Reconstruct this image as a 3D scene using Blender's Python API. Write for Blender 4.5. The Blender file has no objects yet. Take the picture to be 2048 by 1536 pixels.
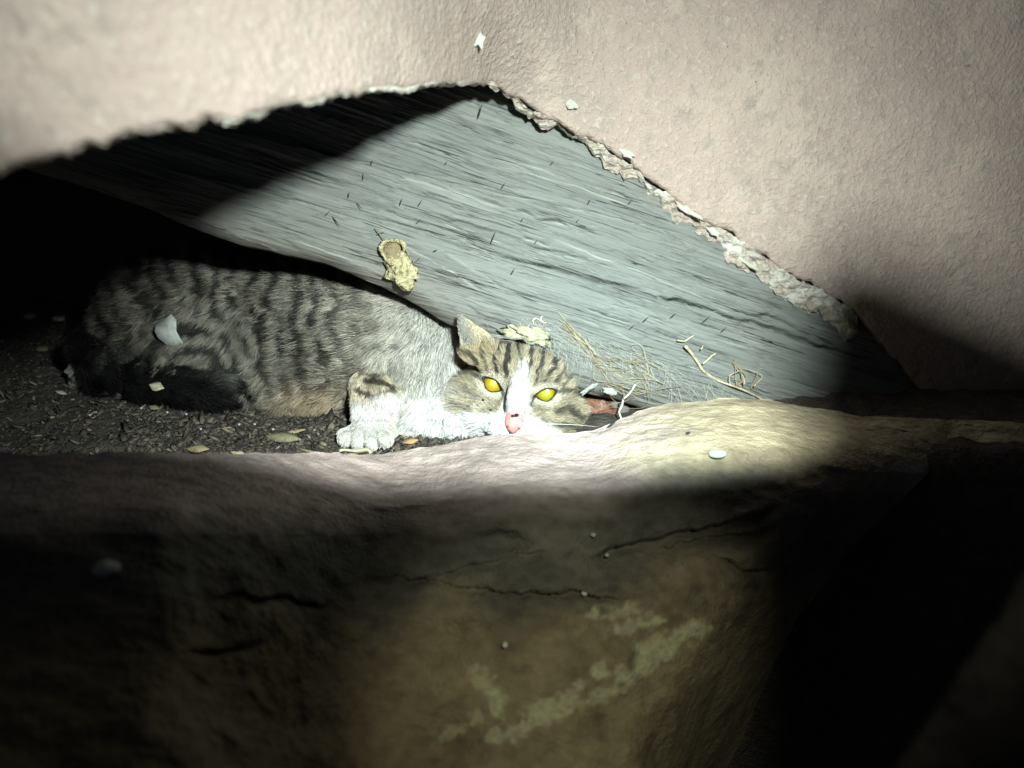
import bpy, math, random
import numpy as np
from mathutils import Vector, Matrix

random.seed(7)
rng = np.random.default_rng(7)
SC = bpy.context.scene
COL = SC.collection

# ------------------------------------------------------------------ camera, night, torch
F_PX, CX, CY = 1480.0, 1024.0, 768.0          # focal length in photo pixels (2048 wide)
PITCH = math.radians(22.0)
CAM = np.array([0.0, 0.0, 0.27])
AX_R = np.array([1.0, 0.0, 0.0])
AX_U = np.array([0.0, math.sin(PITCH), math.cos(PITCH)])
AX_F = np.array([0.0, math.cos(PITCH), -math.sin(PITCH)])

cam_d = bpy.data.cameras.new("camera")
cam = bpy.data.objects.new("camera", cam_d)
COL.objects.link(cam)
cam.location = CAM
cam.rotation_euler = (math.radians(90) - PITCH, 0, 0)
cam_d.sensor_width = 36.0
cam_d.lens = 36.0 * F_PX / 2048.0
cam_d.clip_start, cam_d.clip_end = 0.005, 100
cam_d.dof.use_dof = True
cam_d.dof.focus_distance = 0.61
cam_d.dof.aperture_fstop = 4.5
SC.camera = cam

world = bpy.data.worlds.new("World")
SC.world = world
world.use_nodes = True
bg = world.node_tree.nodes["Background"]
bg.inputs[0].default_value = (0.35, 0.42, 0.55, 1)
bg.inputs[1].default_value = 0.03            # night: next to nothing but the torch

SC.view_settings.view_transform = 'Standard'
SC.view_settings.look = 'None'
SC.view_settings.exposure = 0.0
SC.view_settings.gamma = 1.0
SC.view_settings.use_curve_mapping = False
SC.cycles.max_bounces = 6
SC.cycles.diffuse_bounces = 4
SC.cycles.glossy_bounces = 2
SC.cycles.transparent_max_bounces = 8
SC.cycles.sample_clamp_indirect = 4.0
try:
    SC.cycles.use_denoising = True
except Exception:
    pass

def c2w(c):
    c = np.asarray(c, float)
    return CAM + c[..., 0:1] * AX_R + c[..., 1:2] * AX_U + c[..., 2:3] * AX_F
def w2c(w):
    d = np.asarray(w, float) - CAM
    return np.stack([d @ AX_R, d @ AX_U, d @ AX_F], -1)
def px2c(px, py, z):
    px, py, z = np.broadcast_arrays(np.asarray(px, float), np.asarray(py, float), np.asarray(z, float))
    return np.stack([(px - CX) / F_PX * z, -(py - CY) / F_PX * z, z], -1)
def P(px, py, z): return c2w(px2c(px, py, z))
def c2px(c):
    return CX + F_PX * c[..., 0] / c[..., 2], CY - F_PX * c[..., 1] / c[..., 2]
def ground_hit(px, py, h=0.0):
    d = (np.asarray(px, float)[..., None] - CX) / F_PX * AX_R - (np.asarray(py, float)[..., None] - CY) / F_PX * AX_U + AX_F
    t = (h - CAM[2]) / d[..., 2]
    return CAM + d * t[..., None]

TORCH_C = np.array([0.12, 0.14, 0.0])          # torch held up and to the right of the lens
torch_w = c2w(TORCH_C)
def dir_w(az, el):                              # degrees, about the camera axis
    a, e = math.radians(az), math.radians(el)
    return math.sin(a) * math.cos(e) * AX_R + math.sin(e) * AX_U + math.cos(a) * math.cos(e) * AX_F
def aim(o, d):
    o.rotation_euler = Vector(d).to_track_quat('-Z', 'Y').to_euler()

TORCH_W = 50.0
SPILL_W = 4.6
tl = bpy.data.lights.new("torch_beam", 'SPOT')
torch = bpy.data.objects.new("torch_beam", tl)
COL.objects.link(torch)
torch.location = torch_w
tl.energy = TORCH_W
tl.shadow_soft_size = 0.022
tl.spot_size = math.radians(134)
tl.spot_blend = 0.03
axis = dir_w(-10, 45.3)
aim(torch, axis)
bpy.context.view_layer.update()
hot = dir_w(-5, -13)                            # the beam's bright middle
hot_l = torch.matrix_world.to_3x3().inverted() @ Vector(hot)
tl.use_nodes = True
nt = tl.node_tree
em = nt.nodes["Emission"]
tc = nt.nodes.new("ShaderNodeTexCoord")
dot = nt.nodes.new("ShaderNodeVectorMath"); dot.operation = 'DOT_PRODUCT'
nt.links.new(tc.outputs["Normal"], dot.inputs[0])
dot.inputs[1].default_value = hot_l
cr = nt.nodes.new("ShaderNodeValToRGB")
nt.links.new(dot.outputs["Value"], cr.inputs[0])
els = cr.color_ramp.elements
def lamp_stop(deg, v, c):
    return (math.cos(math.radians(deg)), (v * c[0], v * c[1], v * c[2], 1))
COOL, MID, WARM = (0.86, 1.0, 0.98), (0.90, 1.0, 0.95), (0.97, 1.0, 0.90)
stops = [lamp_stop(70, .02, WARM), lamp_stop(55, .075, MID), lamp_stop(44, .17, MID), lamp_stop(34, .31, MID), lamp_stop(25, .56, MID),
         lamp_stop(14, .90, MID), lamp_stop(6, 1.12, COOL)]
els[0].position, els[0].color = stops[0]
els[1].position, els[1].color = stops[-1]
for s in stops[1:-1]:
    e = els.new(s[0]); e.color = s[1]
nt.links.new(cr.outputs[0], em.inputs[0])

sl = bpy.data.lights.new("torch_spill", 'SPOT')  # extra lamp added for the torch's spill, aimed at the lower rock face
spill = bpy.data.objects.new("torch_spill", sl)
COL.objects.link(spill)
spill.location = torch_w
sl.energy = SPILL_W
sl.color = (0.96, 0.98, 0.74)
sl.shadow_soft_size = 0.012
sl.spot_size = math.radians(35)
sl.spot_blend = .85
aim(spill, P(1190, 1400, .44) - torch_w)

# ------------------------------------------------------------------ numpy noise
def _h(ix, iy, iz, seed):
    n = (ix.astype(np.int64) * 374761393 + iy.astype(np.int64) * 668265263 + iz.astype(np.int64) * 2147483647 + seed * 974634777) & 0xffffffff
    n = ((n ^ (n >> 13)) * 1274126177) & 0xffffffff
    n = ((n ^ (n >> 15)) * 2246822519) & 0xffffffff
    return ((n ^ (n >> 16)) & 0xffffff) / float(0xffffff)
def vn(x, y, z=0.0, seed=0):
    x, y, z = np.broadcast_arrays(np.asarray(x, float), np.asarray(y, float), np.asarray(z, float))
    ix, iy, iz = np.floor(x), np.floor(y), np.floor(z)
    fx, fy, fz = x - ix, y - iy, z - iz
    fx, fy, fz = [f * f * (3 - 2 * f) for f in (fx, fy, fz)]
    r = 0
    for a in (0, 1):
        for b in (0, 1):
            for c in (0, 1):
                w = (fx if a else 1 - fx) * (fy if b else 1 - fy) * (fz if c else 1 - fz)
                r = r + w * _h(ix + a, iy + b, iz + c, seed)
    return r * 2 - 1
def fbm(x, y, z=0.0, o=4, seed=0, g=0.5):
    r, a = 0, 1.0
    for i in range(o):
        r = r + a * vn(np.asarray(x) * 2 ** i, np.asarray(y) * 2 ** i, np.asarray(z) * 2 ** i, seed + i * 17)
        a *= g
    return r
def sst(a, b, x):
    t = np.clip((np.asarray(x, float) - a) / (b - a), 0, 1)
    return t * t * (3 - 2 * t)
def pl(x, pts):
    xs, ys = zip(*pts)
    return np.interp(x, xs, ys)
def smooth_pl(x, pts, w):
    x = np.asarray(x, float)
    return sum(pl(x + d * w, pts) for d in (-1, -.66, -.33, 0, .33, .66, 1)) / 7

# ------------------------------------------------------------------ object helpers
def mesh_obj(name, verts, faces, mat, parent=None, smooth=True, col=None):
    me = bpy.data.meshes.new(name)
    verts = np.asarray(verts, float).reshape(-1, 3)
    if isinstance(faces, np.ndarray):
        k = faces.shape[1]
        me.vertices.add(len(verts)); me.vertices.foreach_set('co', verts.astype(np.float32).ravel())
        me.loops.add(faces.size); me.loops.foreach_set('vertex_index', faces.astype(np.int32).ravel())
        me.polygons.add(len(faces))
        me.polygons.foreach_set('loop_start', np.arange(0, faces.size, k, dtype=np.int32))
        me.update(calc_edges=True)
    else:
        me.from_pydata(verts.tolist(), [], faces)
    if smooth:
        me.polygons.foreach_set('use_smooth', np.ones(len(me.polygons), bool))
    if col is not None:
        a = me.attributes.new('col', 'FLOAT_COLOR', 'POINT')
        c = np.ones((len(verts), 4), np.float32); c[:, :3] = col
        a.data.foreach_set('color', c.ravel())
    if mat: me.materials.append(mat)
    me.validate(); me.update()
    o = bpy.data.objects.new(name, me)
    COL.objects.link(o)
    if parent is not None: o.parent = parent
    return o
def tag(o, label=None, cat=None, group=None, kind=None):
    if label: o['label'] = label
    if cat: o['category'] = cat
    if group: o['group'] = group
    if kind: o['kind'] = kind
    return o
def grid_faces(nr, nc, flip=False):
    i = np.arange(nr - 1)[:, None] * nc + np.arange(nc - 1)[None, :]
    f = np.stack([i, i + 1, i + nc + 1, i + nc], -1).reshape(-1, 4)
    return f[:, ::-1].copy() if flip else f
def basis(n, up=None):
    n = np.asarray(n, float); n = n / np.linalg.norm(n)
    a = np.array(up, float) if up is not None else np.array([0, 0, 1.0])
    if abs(a @ n) > .95: a = np.array([1.0, 0, 0])
    u = a - (a @ n) * n; u /= np.linalg.norm(u)
    return np.cross(u, n), u, n
def tube(pts, rad, sides=5):
    pts = np.asarray(pts, float); n = len(pts)
    rad = np.broadcast_to(np.asarray(rad, float), (n,))
    t = np.gradient(pts, axis=0); t /= np.linalg.norm(t, axis=1)[:, None] + 1e-12
    V, ref = [], np.array([.31, .77, .55])
    for i in range(n):
        a = np.cross(t[i], ref); a /= np.linalg.norm(a) + 1e-9
        b = np.cross(t[i], a)
        for k in range(sides):
            an = 2 * math.pi * k / sides
            V.append(pts[i] + rad[i] * (math.cos(an) * a + math.sin(an) * b))
    Fc = [(i * sides + k, i * sides + (k + 1) % sides, (i + 1) * sides + (k + 1) % sides, (i + 1) * sides + k)
          for i in range(n - 1) for k in range(sides)]
    Fc += [tuple(range(sides))[::-1], tuple((n - 1) * sides + k for k in range(sides))]
    return np.array(V), Fc
def merge(parts):
    V, Fc, o = [], [], 0
    for v, f in parts:
        V.append(v); Fc += [tuple(i + o for i in q) for q in f]; o += len(v)
    return np.concatenate(V), Fc
def ball(nu=16, nv=10):
    V = [(0, 0, 1)]
    for j in range(1, nv):
        th = math.pi * j / nv
        for i in range(nu):
            ph = 2 * math.pi * i / nu
            V.append((math.sin(th) * math.cos(ph), math.sin(th) * math.sin(ph), math.cos(th)))
    V.append((0, 0, -1))
    Fc = [(0, 1 + i, 1 + (i + 1) % nu) for i in range(nu)]
    for j in range(nv - 2):
        for i in range(nu):
            a, b = 1 + j * nu + i, 1 + j * nu + (i + 1) % nu
            Fc.append((a, a + nu, b + nu, b))
    l = len(V) - 1; s = 1 + (nv - 2) * nu
    Fc += [(l, s + (i + 1) % nu, s + i) for i in range(nu)]
    return np.array(V, float), Fc
def lump(center, radii, bas=None, amp=.2, freq=2.0, seed=0, nu=16, nv=10):
    v, f = ball(nu, nv)
    r = 1 + amp * fbm(v[:, 0] * freq, v[:, 1] * freq, v[:, 2] * freq, 3, seed)
    v = v * r[:, None] * np.asarray(radii)
    if bas is not None: v = v[:, 0:1] * bas[0] + v[:, 1:2] * bas[1] + v[:, 2:3] * bas[2]
    return v + np.asarray(center), f
def chip(center, n, L, Wd, th, ang, seed=0, bend=.0, pointy=False):
    """small curved flake / leaf lying with normal n"""
    b = basis(n, [1, 0, 0.01])
    u = math.cos(ang) * b[1] + math.sin(ang) * b[0]; w = np.cross(b[2], u)
    r = random.Random(seed); m = 9
    top, V = [], []
    for side in (1, -1):
        for i in range(m):
            s = -1 + 2 * i / (m - 1)
            wd = Wd * ((1 - abs(s) ** 1.7) if pointy else (1 - abs(s) ** 4) ** .5) * (1 + .25 * (r.random() - .5)) * .5
            for q in (-1, 0, 1):
                hgt = th * .5 * side + bend * L * (1 - s * s) * .5 - bend * .35 * L * abs(q)
                V.append(np.asarray(center) + u * s * L * .5 + w * q * wd + b[2] * (hgt + th))
    Fc = []
    for i in range(m - 1):
        for q in range(2):
            a = i * 3 + q
            Fc.append((a, a + 3, a + 4, a + 1))
            a += m * 3
            Fc.append((a, a + 1, a + 4, a + 3))
        Fc.append((i * 3, m * 3 + i * 3, m * 3 + i * 3 + 3, i * 3 + 3))
        Fc.append((i * 3 + 2, i * 3 + 5, m * 3 + i * 3 + 5, m * 3 + i * 3 + 2))
    return np.array(V), Fc

def flake(center, n, L, Wd, th, ang, seed=0):
    b = basis(n, [1, 0, 0.01]); r = random.Random(seed); m = 13
    u = math.cos(ang) * b[1] + math.sin(ang) * b[0]; w = np.cross(b[2], u)
    V = []
    rad = [r.uniform(.55, 1.1) for _ in range(m)]
    for q, sc in ((.0, 1.0), (1.0, .86)):
        for i in range(m):
            t = 2 * math.pi * i / m
            V.append(np.asarray(center) + u * math.cos(t) * L * .5 * rad[i] * sc + w * math.sin(t) * Wd * .5 * rad[i] * sc + b[2] * (th * q * r.uniform(.6, 1.2)))
    V.append(np.asarray(center) + b[2] * th * 1.1); V.append(np.asarray(center))
    Fc = [(i, (i + 1) % m, m + (i + 1) % m, m + i) for i in range(m)] + [(m + i, m + (i + 1) % m, 2 * m) for i in range(m)] + [((i + 1) % m, i, 2 * m + 1) for i in range(m)]
    return np.array(V), Fc

# ------------------------------------------------------------------ materials
def mat(name, base, rough=.8, noise=None, bump=None, attr=False, spec=.3, var=None, sss=0):
    """base colour broken up by noise ((scale, second colour, lo, hi)...), bump ((scale, strength, dist)...)"""
    m = bpy.data.materials.new(name); m.use_nodes = True
    t = m.node_tree; N, L = t.nodes, t.links
    p = N["Principled BSDF"]
    p.inputs["Roughness"].default_value = rough
    p.inputs["Specular IOR Level"].default_value = spec
    tc = N.new("ShaderNodeTexCoord")
    if attr:
        a = N.new("ShaderNodeAttribute"); a.attribute_name = 'col'; c = a.outputs["Color"]
    else:
        r = N.new("ShaderNodeRGB"); r.outputs[0].default_value = (*base, 1); c = r.outputs[0]
    for (sc, col2, lo, hi) in (noise or ()):
        n = N.new("ShaderNodeTexNoise"); n.inputs["Scale"].default_value = sc; n.inputs["Detail"].default_value = 5
        L.new(tc.outputs["Object"], n.inputs["Vector"])
        mr = N.new("ShaderNodeMapRange"); mr.inputs[1].default_value = lo; mr.inputs[2].default_value = hi
        L.new(n.outputs["Fac"], mr.inputs[0])
        mx = N.new("ShaderNodeMix"); mx.data_type = 'RGBA'
        L.new(mr.outputs[0], mx.inputs[0]); L.new(c, mx.inputs[6]); mx.inputs[7].default_value = (*col2, 1)
        c = mx.outputs[2]
    L.new(c, p.inputs["Base Color"])
    prev = None
    for (sc, st, di) in (bump or ()):
        n = N.new("ShaderNodeTexNoise"); n.inputs["Scale"].default_value = sc; n.inputs["Detail"].default_value = 3
        L.new(tc.outputs["Object"], n.inputs["Vector"])
        b = N.new("ShaderNodeBump"); b.inputs["Strength"].default_value = st; b.inputs["Distance"].default_value = di
        L.new(n.outputs["Fac"], b.inputs["Height"])
        if prev: L.new(prev, b.inputs["Normal"])
        prev = b.outputs[0]
    if prev: L.new(prev, p.inputs["Normal"])
    return m

M_STUCCO = mat("pink_stucco", (.395, .312, .268), .85, [(5, (.32, .26, .228), .42, .72), (22, (.43, .35, .295), .5, .7), (75, (.31, .26, .225), .52, .7), (260, (.44, .38, .33), .55, .72), (420, (.14, .11, .10), .70, .74), (95, (.20, .165, .145), .72, .78)],
               [(260, .8, .0026), (560, .8, .0012), (1300, .5, .0005)])
M_PLASTER = mat("broken_plaster", (.38, .345, .29), .95, [(60, (.52, .52, .46), .45, .6), (25, (.36, .30, .26), .48, .6), (180, (.30, .26, .20), .55, .72)], [(330, .9, .002), (1200, .5, .0008)])
def wood_material():
    m = bpy.data.materials.new("weathered_wood"); m.use_nodes = True
    t = m.node_tree; N, L = t.nodes, t.links; p = N["Principled BSDF"]
    p.inputs["Roughness"].default_value = .75; p.inputs["Specular IOR Level"].default_value = .25
    a = N.new("ShaderNodeAttribute"); a.attribute_name = 'col'
    g = N.new("ShaderNodeAttribute"); g.attribute_name = 'grain'
    def noise(sx, sy, off, det=3):
        mp = N.new("ShaderNodeMapping"); mp.inputs["Scale"].default_value = (sx, sy, 1); mp.inputs["Location"].default_value = (off, off * 1.7, off)
        L.new(g.outputs["Vector"], mp.inputs["Vector"])
        n = N.new("ShaderNodeTexNoise"); n.inputs["Scale"].default_value = 1; n.inputs["Detail"].default_value = det
        L.new(mp.outputs[0], n.inputs["Vector"]); return n.outputs["Fac"]
    def rng_(v, a0, a1, b0, b1):
        r = N.new("ShaderNodeMapRange")
        for k, x in enumerate((a0, a1, b0, b1)): r.inputs[k + 1].default_value = x
        L.new(v, r.inputs[0]); return r.outputs[0]
    def math_(op, x, y):
        q = N.new("ShaderNodeMath"); q.operation = op
        for k, z in enumerate((x, y)):
            if isinstance(z, (int, float)): q.inputs[k].default_value = z
            else: L.new(z, q.inputs[k])
        return q.outputs[0]
    def line(v, w): return rng_(math_('ABSOLUTE', math_('SUBTRACT', v, .5), 0), 0, w, 1, 0)
    f1, f2 = noise(16, 700, 1), noise(60, 2200, 3)
    gate = rng_(noise(9, 60, 5), .45, .6, 0, 1)
    dl = math_('MULTIPLY', line(noise(4, 150, 7, 5), .009), gate)
    plm = math_('MULTIPLY', line(noise(3.2, 130, 9, 5), .009), rng_(noise(7, 40, 11), .42, .58, 0, 1))
    k = math_('MULTIPLY', rng_(f1, .3, .7, .96, 1.04), rng_(f2, .3, .7, .91, 1.08))
    k = math_('MULTIPLY', k, math_('SUBTRACT', 1, math_('MULTIPLY', dl, .8)))
    fl = rng_(noise(14, 150, 13, 6), .50, .54, 0, 1)                 # flaking old paint: thin raised plates
    k = math_('MULTIPLY', k, rng_(fl, 0, 1, .965, 1.03))
    vm = N.new("ShaderNodeVectorMath"); vm.operation = 'SCALE'
    L.new(a.outputs["Color"], vm.inputs[0]); L.new(k, vm.inputs["Scale"])
    mx = N.new("ShaderNodeMix"); mx.data_type = 'RGBA'
    L.new(math_('MULTIPLY', plm, .6), mx.inputs[0]); L.new(vm.outputs[0], mx.inputs[6]); mx.inputs[7].default_value = (.42, .46, .41, 1)
    L.new(mx.outputs[2], p.inputs["Base Color"])
    hgt = math_('ADD', math_('SUBTRACT', math_('ADD', math_('MULTIPLY', f1, .6), math_('MULTIPLY', f2, .35)), math_('MULTIPLY', dl, 1.1)), math_('ADD', math_('MULTIPLY', plm, .5), math_('MULTIPLY', fl, .7)))
    b = N.new("ShaderNodeBump"); b.inputs["Strength"].default_value = 1.0; b.inputs["Distance"].default_value = .0009
    L.new(hgt, b.inputs["Height"]); L.new(b.outputs[0], p.inputs["Normal"])
    return m
M_WOOD = wood_material()
M_ROCK = mat("brown_rock", (.4, .3, .2), .85, None, [(90, .6, .0035), (420, .9, .0016), (1200, .6, .0006)], attr=True, spec=.2)
M_SOIL = mat("dark_soil", (.062, .054, .045), .9, [(60, (.10, .088, .07), .5, .7)], [(150, 1, .006), (600, .8, .002)])
M_CRUMB = mat("soil_crumb", (.1, .09, .08), .6, None, [(900, .6, .001)], attr=True, spec=.5)
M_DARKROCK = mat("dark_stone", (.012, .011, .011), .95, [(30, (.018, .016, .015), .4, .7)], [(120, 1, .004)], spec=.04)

# ------------------------------------------------------------------ stucco wall
EDGE = [(-900, 470), (-400, 420), (-150, 370), (0, 340), (60, 330), (110, 312), (160, 300), (240, 272), (330, 258), (420, 240), (470, 247), (560, 212), (640, 205), (700, 188), (790, 180),
        (850, 166), (900, 163), (950, 160), (985, 166), (1040, 196), (1090, 235), (1140, 268), (1200, 292), (1250, 325), (1310, 372),
        (1400, 432), (1500, 495), (1600, 560), (1700, 612), (1760, 680), (1850, 800), (1950, 900), (2100, 980), (2900, 1100)]
EDGE_IN = [(940, 162), (985, 195), (1040, 225), (1085, 262), (1130, 272), (1160, 298), (1205, 335), (1220, 345), (1260, 372), (1300, 392), (1340, 440), (1405, 505), (1450, 530), (1500, 560), (1560, 600),
           (1640, 655), (1700, 690), (1760, 725), (1850, 830), (1950, 920), (2100, 1000)]
WINV = [(-1200, 5.6), (-600, 5.1), (0, 4.3), (300, 3.87), (500, 3.45), (620, 3.12), (720, 2.78), (830, 2.33), (890, 2.10), (950, 1.84), (1000, 1.73), (1060, 1.685), (1150, 1.635), (1310, 1.575), (1500, 1.52), (1700, 1.468), (2048, 1.41), (2600, 1.34), (3200, 1.28)]
YREF = [(-900, 470), (0, 340), (500, 230), (950, 165), (1700, 640), (2048, 760), (3000, 900)]
def wall_invz(px, py):
    up = smooth_pl(px, YREF, 150) - py
    k = sst(0, 260, up)
    return smooth_pl(px, WINV, 48) * (1 - k) + smooth_pl(px, WINV, 210) * k + .00030 * up
def wall_pt(px, py, off=0.0):
    return P(px, py, 1.0 / wall_invz(px, py) - off)

nc, nr = 820, 300
us = np.concatenate([np.linspace(-900, -20, 60), np.linspace(-15, 2080, 690), np.linspace(2095, 2900, 70)])
yb = pl(us, EDGE) + (fbm(us / 34, 0 * us, 3.1, 3, 5) * 7 + vn(us / 9, 0 * us, 1.7, 9) * 2.2)
vv = np.concatenate([np.linspace(0, .33, 40), np.linspace(.34, 1, nr - 40)])
PXg = np.broadcast_to(us[None, :], (nr, nc))
PYg = -750 + (yb[None, :] + 750) * vv[:, None]
edge_d = (yb[None, :] - PYg)
inv = wall_invz(PXg, PYg)
zz = 1 / inv
Wp = P(PXg, PYg, zz)
st = fbm(Wp[..., 0] * 170, Wp[..., 1] * 170, Wp[..., 2] * 170, 2, 2) * .00045 + fbm(Wp[..., 0] * 22, Wp[..., 1] * 22, Wp[..., 2] * 22, 2, 4) * .0012
zz = zz - st + .005 * np.exp(-edge_d / 5.0)          # rounded, crumbling lower lip
Wp = P(PXg, PYg, zz)
rows = [Wp.reshape(-1, 3)]
zb = zz[-1]
for k, (dz, dy) in enumerate(((.006, 3), (.016, 5), (.03, 0), (.06, -12))):   # broken thickness behind the lip
    rough = fbm(us / 22, 0 * us + k * 3.3, .5, 3, 31 + k)
    on_right = sst(930, 1010, us)
    rows.append(P(us, yb + dy * (1 - on_right) + rough * 4, zb + dz * (1 - .75 * on_right) + rough * .002))
Vw = np.concatenate(rows)
wall = mesh_obj("stucco_wall", Vw, grid_faces(nr + 4, nc, True), M_STUCCO)
tag(wall, "pink stucco wall with a jagged triangular hole broken out of its foot", "wall")

# broken plaster rim along the right side of the hole
ur = np.linspace(948, 1715, 520)
nr2 = 34
yo = pl(ur, EDGE) - 2 + fbm(ur / 24, 0 * ur, .8, 4, 43) * 9
yi = pl(ur, EDGE_IN) + fbm(ur / 26, 0 * ur, .3, 3, 44) * 16 + vn(ur / 8, 0 * ur, .9, 45) * 5 - 11
yi = yi - 9 * sst(1350, 1600, ur)
yi = np.maximum(yi, yo + 5)
tt = np.linspace(0, 1, nr2)[:, None]
PYr = yo + (yi - yo) * tt
PXr = np.broadcast_to(ur, PYr.shape)
lay = fbm(PXr / 40, PYr / 10, 1.2, 4, 51)
zr = 1 / wall_invz(PXr, np.broadcast_to(yo, PYr.shape)) + .002 + .009 * tt ** 1.3 + .0032 * lay * np.sin(tt * math.pi) ** .5 + .0030 * fbm(PXr / 13, PYr / 9, .4, 4, 53) + .0022 * sst(-.05, .05, vn(PXr / 34, PYr / 16, 0, 52))
body = P(PXr, PYr, zr)
back = P(ur, yi - 2, zr[-1] + .012)
back2 = P(ur, yi - 10, zr[-1] + .03)
rim = mesh_obj("broken_edge", np.concatenate([body.reshape(-1, 3), back, back2]), grid_faces(nr2 + 2, len(ur), True), M_PLASTER, wall)
rim['label'] = "pale crumbling plaster edge where the wall is broken"
ul = np.linspace(-420, 955, 520)
tl3 = np.linspace(0, 1, 14)[:, None]
y0 = np.interp(ul, us, yb) - 5 + vn(ul / 30, 0 * ul, 0, 57) * 3
y1 = np.interp(ul, us, yb) + 5 + fbm(ul / 30, 0 * ul, .3, 4, 58) * 10
y1 = np.maximum(y1, y0 + 3)
PYl = y0 + (y1 - y0) * tl3; PXl = np.broadcast_to(ul, PYl.shape)
zl = 1 / wall_invz(PXl, PYl) - .0012 + .004 * tl3 ** 2 + .0016 * fbm(PXl / 18, PYl / 7, .2, 3, 59)
lb = [P(ul, y1 - 3, zl[-1] + .008), P(ul, y1 - 14, zl[-1] + .03)]
lip = mesh_obj("broken_edge", np.concatenate([P(PXl, PYl, zl).reshape(-1, 3)] + lb), grid_faces(16, len(ul), True), M_PLASTER, wall)
lip['label'] = "ragged pale plaster lip along the left side of the hole"
# loose plaster flakes on the rim and white chips
M_FLAKE = mat("white_flake", (.42, .45, .40), .9, [(170, (.40, .37, .30), .45, .62)], [(500, .8, .0015)])
for k, (x, y, l, w) in enumerate([(1142, 208, 34, 24), (1250, 304, 52, 20), (1375, 420, 70, 18), (1425, 462, 40, 16), (1500, 530, 60, 12), (745, 180, 44, 8)]):
    zf = 1 / wall_invz(x, y)
    v, f = flake(P(x, y, zf - .0012), -AX_F + .25 * AX_U, l * zf / F_PX, w * zf / F_PX, .0009, .65 if x > 950 else -.2, k)
    mesh_obj("plaster_flake", v, f, M_FLAKE, wall, False)
v, f = flake(wall_pt(957, 76, .0012), -AX_F, 50 * .55 / F_PX, 30 * .55 / F_PX, .0006, 1.3, 77)
tag(mesh_obj("paint_chip", v, f, M_FLAKE), "pale mint paint chip stuck on the pink wall above the hole", "paint chip")

# ------------------------------------------------------------------ weathered wooden beam
def wood_invz(px, py): return 1.65 - .00027 * (px - 950) - .00002 * (py - 400)
def wood_p(px, py): return P(px, py, 1 / wood_invz(np.asarray(px, float), np.asarray(py, float)))
W0 = wood_p(950, 400)
wu = wood_p(1369, 540) - W0; wu /= np.linalg.norm(wu)
wn = np.cross(wu, wood_p(950, 200) - W0); wn /= np.linalg.norm(wn)
if wn @ AX_F > 0: wn = -wn
ww = np.cross(wn, wu)
if ww[2] < 0: ww = -ww
def wood_st(px, py):
    d = wood_p(px, py) - W0
    return d @ wu, d @ ww
def st_line(pts):
    a = np.array(pts, float); s, t = wood_st(a[:, 0], a[:, 1])
    return s, t
LOW = [(-300, 215), (100, 345), (300, 415), (400, 455), (480, 482), (560, 505), (640, 524), (700, 545), (770, 575), (830, 608), (900, 646), (960, 672), (1000, 690), (1040, 706), (1100, 742), (1150, 776), (1200, 790), (1300, 818), (1500, 870), (1800, 930), (2300, 1000)]
ls, lt = st_line(LOW)
ns, nt_ = 820, 560
S = np.concatenate([np.linspace(-.52, -.40, 20), np.linspace(-.398, .38, ns - 40), np.linspace(.382, .52, 20)])
tl_ = np.interp(S, ls, lt) + fbm(S * 30, 0 * S, .2, 3, 61) * .0016
T = tl_[None, :] + (.34 - tl_[None, :]) * (np.linspace(0, 1, nt_)[:, None] ** 1.15)
Sg = np.broadcast_to(S, T.shape)
tw = T + fbm(Sg * 4, T * 8, .5, 3, 62) * .0016 + vn(Sg * 40, T * 90, 0, 63) * .0006
def ridged(x, y, seed): return 1 - np.abs(vn(x, y, 0, seed))
h = (ridged(Sg * 7, tw * 150, 64) ** 3 * .0009 + ridged(Sg * 16, tw * 420, 65) ** 2 * .0006 + fbm(Sg * 45, tw * 900, 0, 2, 66) * .0003
     + fbm(Sg * 5, tw * 16, 0, 2, 67) * .0022)
# torn fibres: short steps
tear = vn(Sg * 26, tw * 210, .4, 68)
h = h + .0011 * sst(.15, .3, tear)
PALE = np.zeros(Sg.shape); DARK = np.zeros(Sg.shape)
def ledge(pts, step, w=.0011):
    global PALE, DARK
    s, t = st_line(pts)
    t0 = np.interp(Sg, s, t) + fbm(Sg * 60, 0 * Sg, .7, 2, int(abs(pts[0][0]))) * .0011
    env = sst(s[0] - .012, s[0] + .03, Sg) * (1 - sst(s[-1] - .03, s[-1] + .012, Sg))
    d = (t0 - tw)
    PALE = np.maximum(PALE, env * np.exp(-((d - .0004) / (.0008 if w < .0013 else .0015)) ** 2) * np.clip(.85 + .5 * vn(Sg * 60, 0 * Sg, 1.1, 76), 0, 1))
    if step > .0025: DARK = np.maximum(DARK, .75 * env * np.exp(-((d + .0007) / .0006) ** 2) * np.clip(.8 + .6 * vn(Sg * 35, 0 * Sg, 3.1, 86), 0, 1))  # dark line above each deep ledge: seam shadow painted into the colour
    return step * env * sst(0, w, d) * np.exp(-np.maximum(d, 0) / .022)
def crack(pts, depth, w):
    s, t = st_line(pts)
    t0 = np.interp(Sg, s, t) + fbm(Sg * 70, 0 * Sg, .9, 3, int(abs(pts[0][1]))) * .0014
    env = sst(s[0], s[0] + .03, Sg) * (1 - sst(s[-1] - .03, s[-1], Sg)) * (.85 + .35 * vn(Sg * 45, 0 * Sg, 2.2, 70))
    global DARK
    DARK = np.maximum(DARK, np.exp(-((tw - t0) / (w * .9)) ** 2) * np.clip(env, 0, 1))
    return -depth * np.exp(-((tw - t0) / w) ** 2) * np.clip(env, 0, 1)
h = h + ledge([(450, 262), (681, 314), (900, 364), (1369, 470)], .0030)
h = h + ledge([(300, 330), (573, 397), (780, 446), (1000, 507)], .0034)
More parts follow.
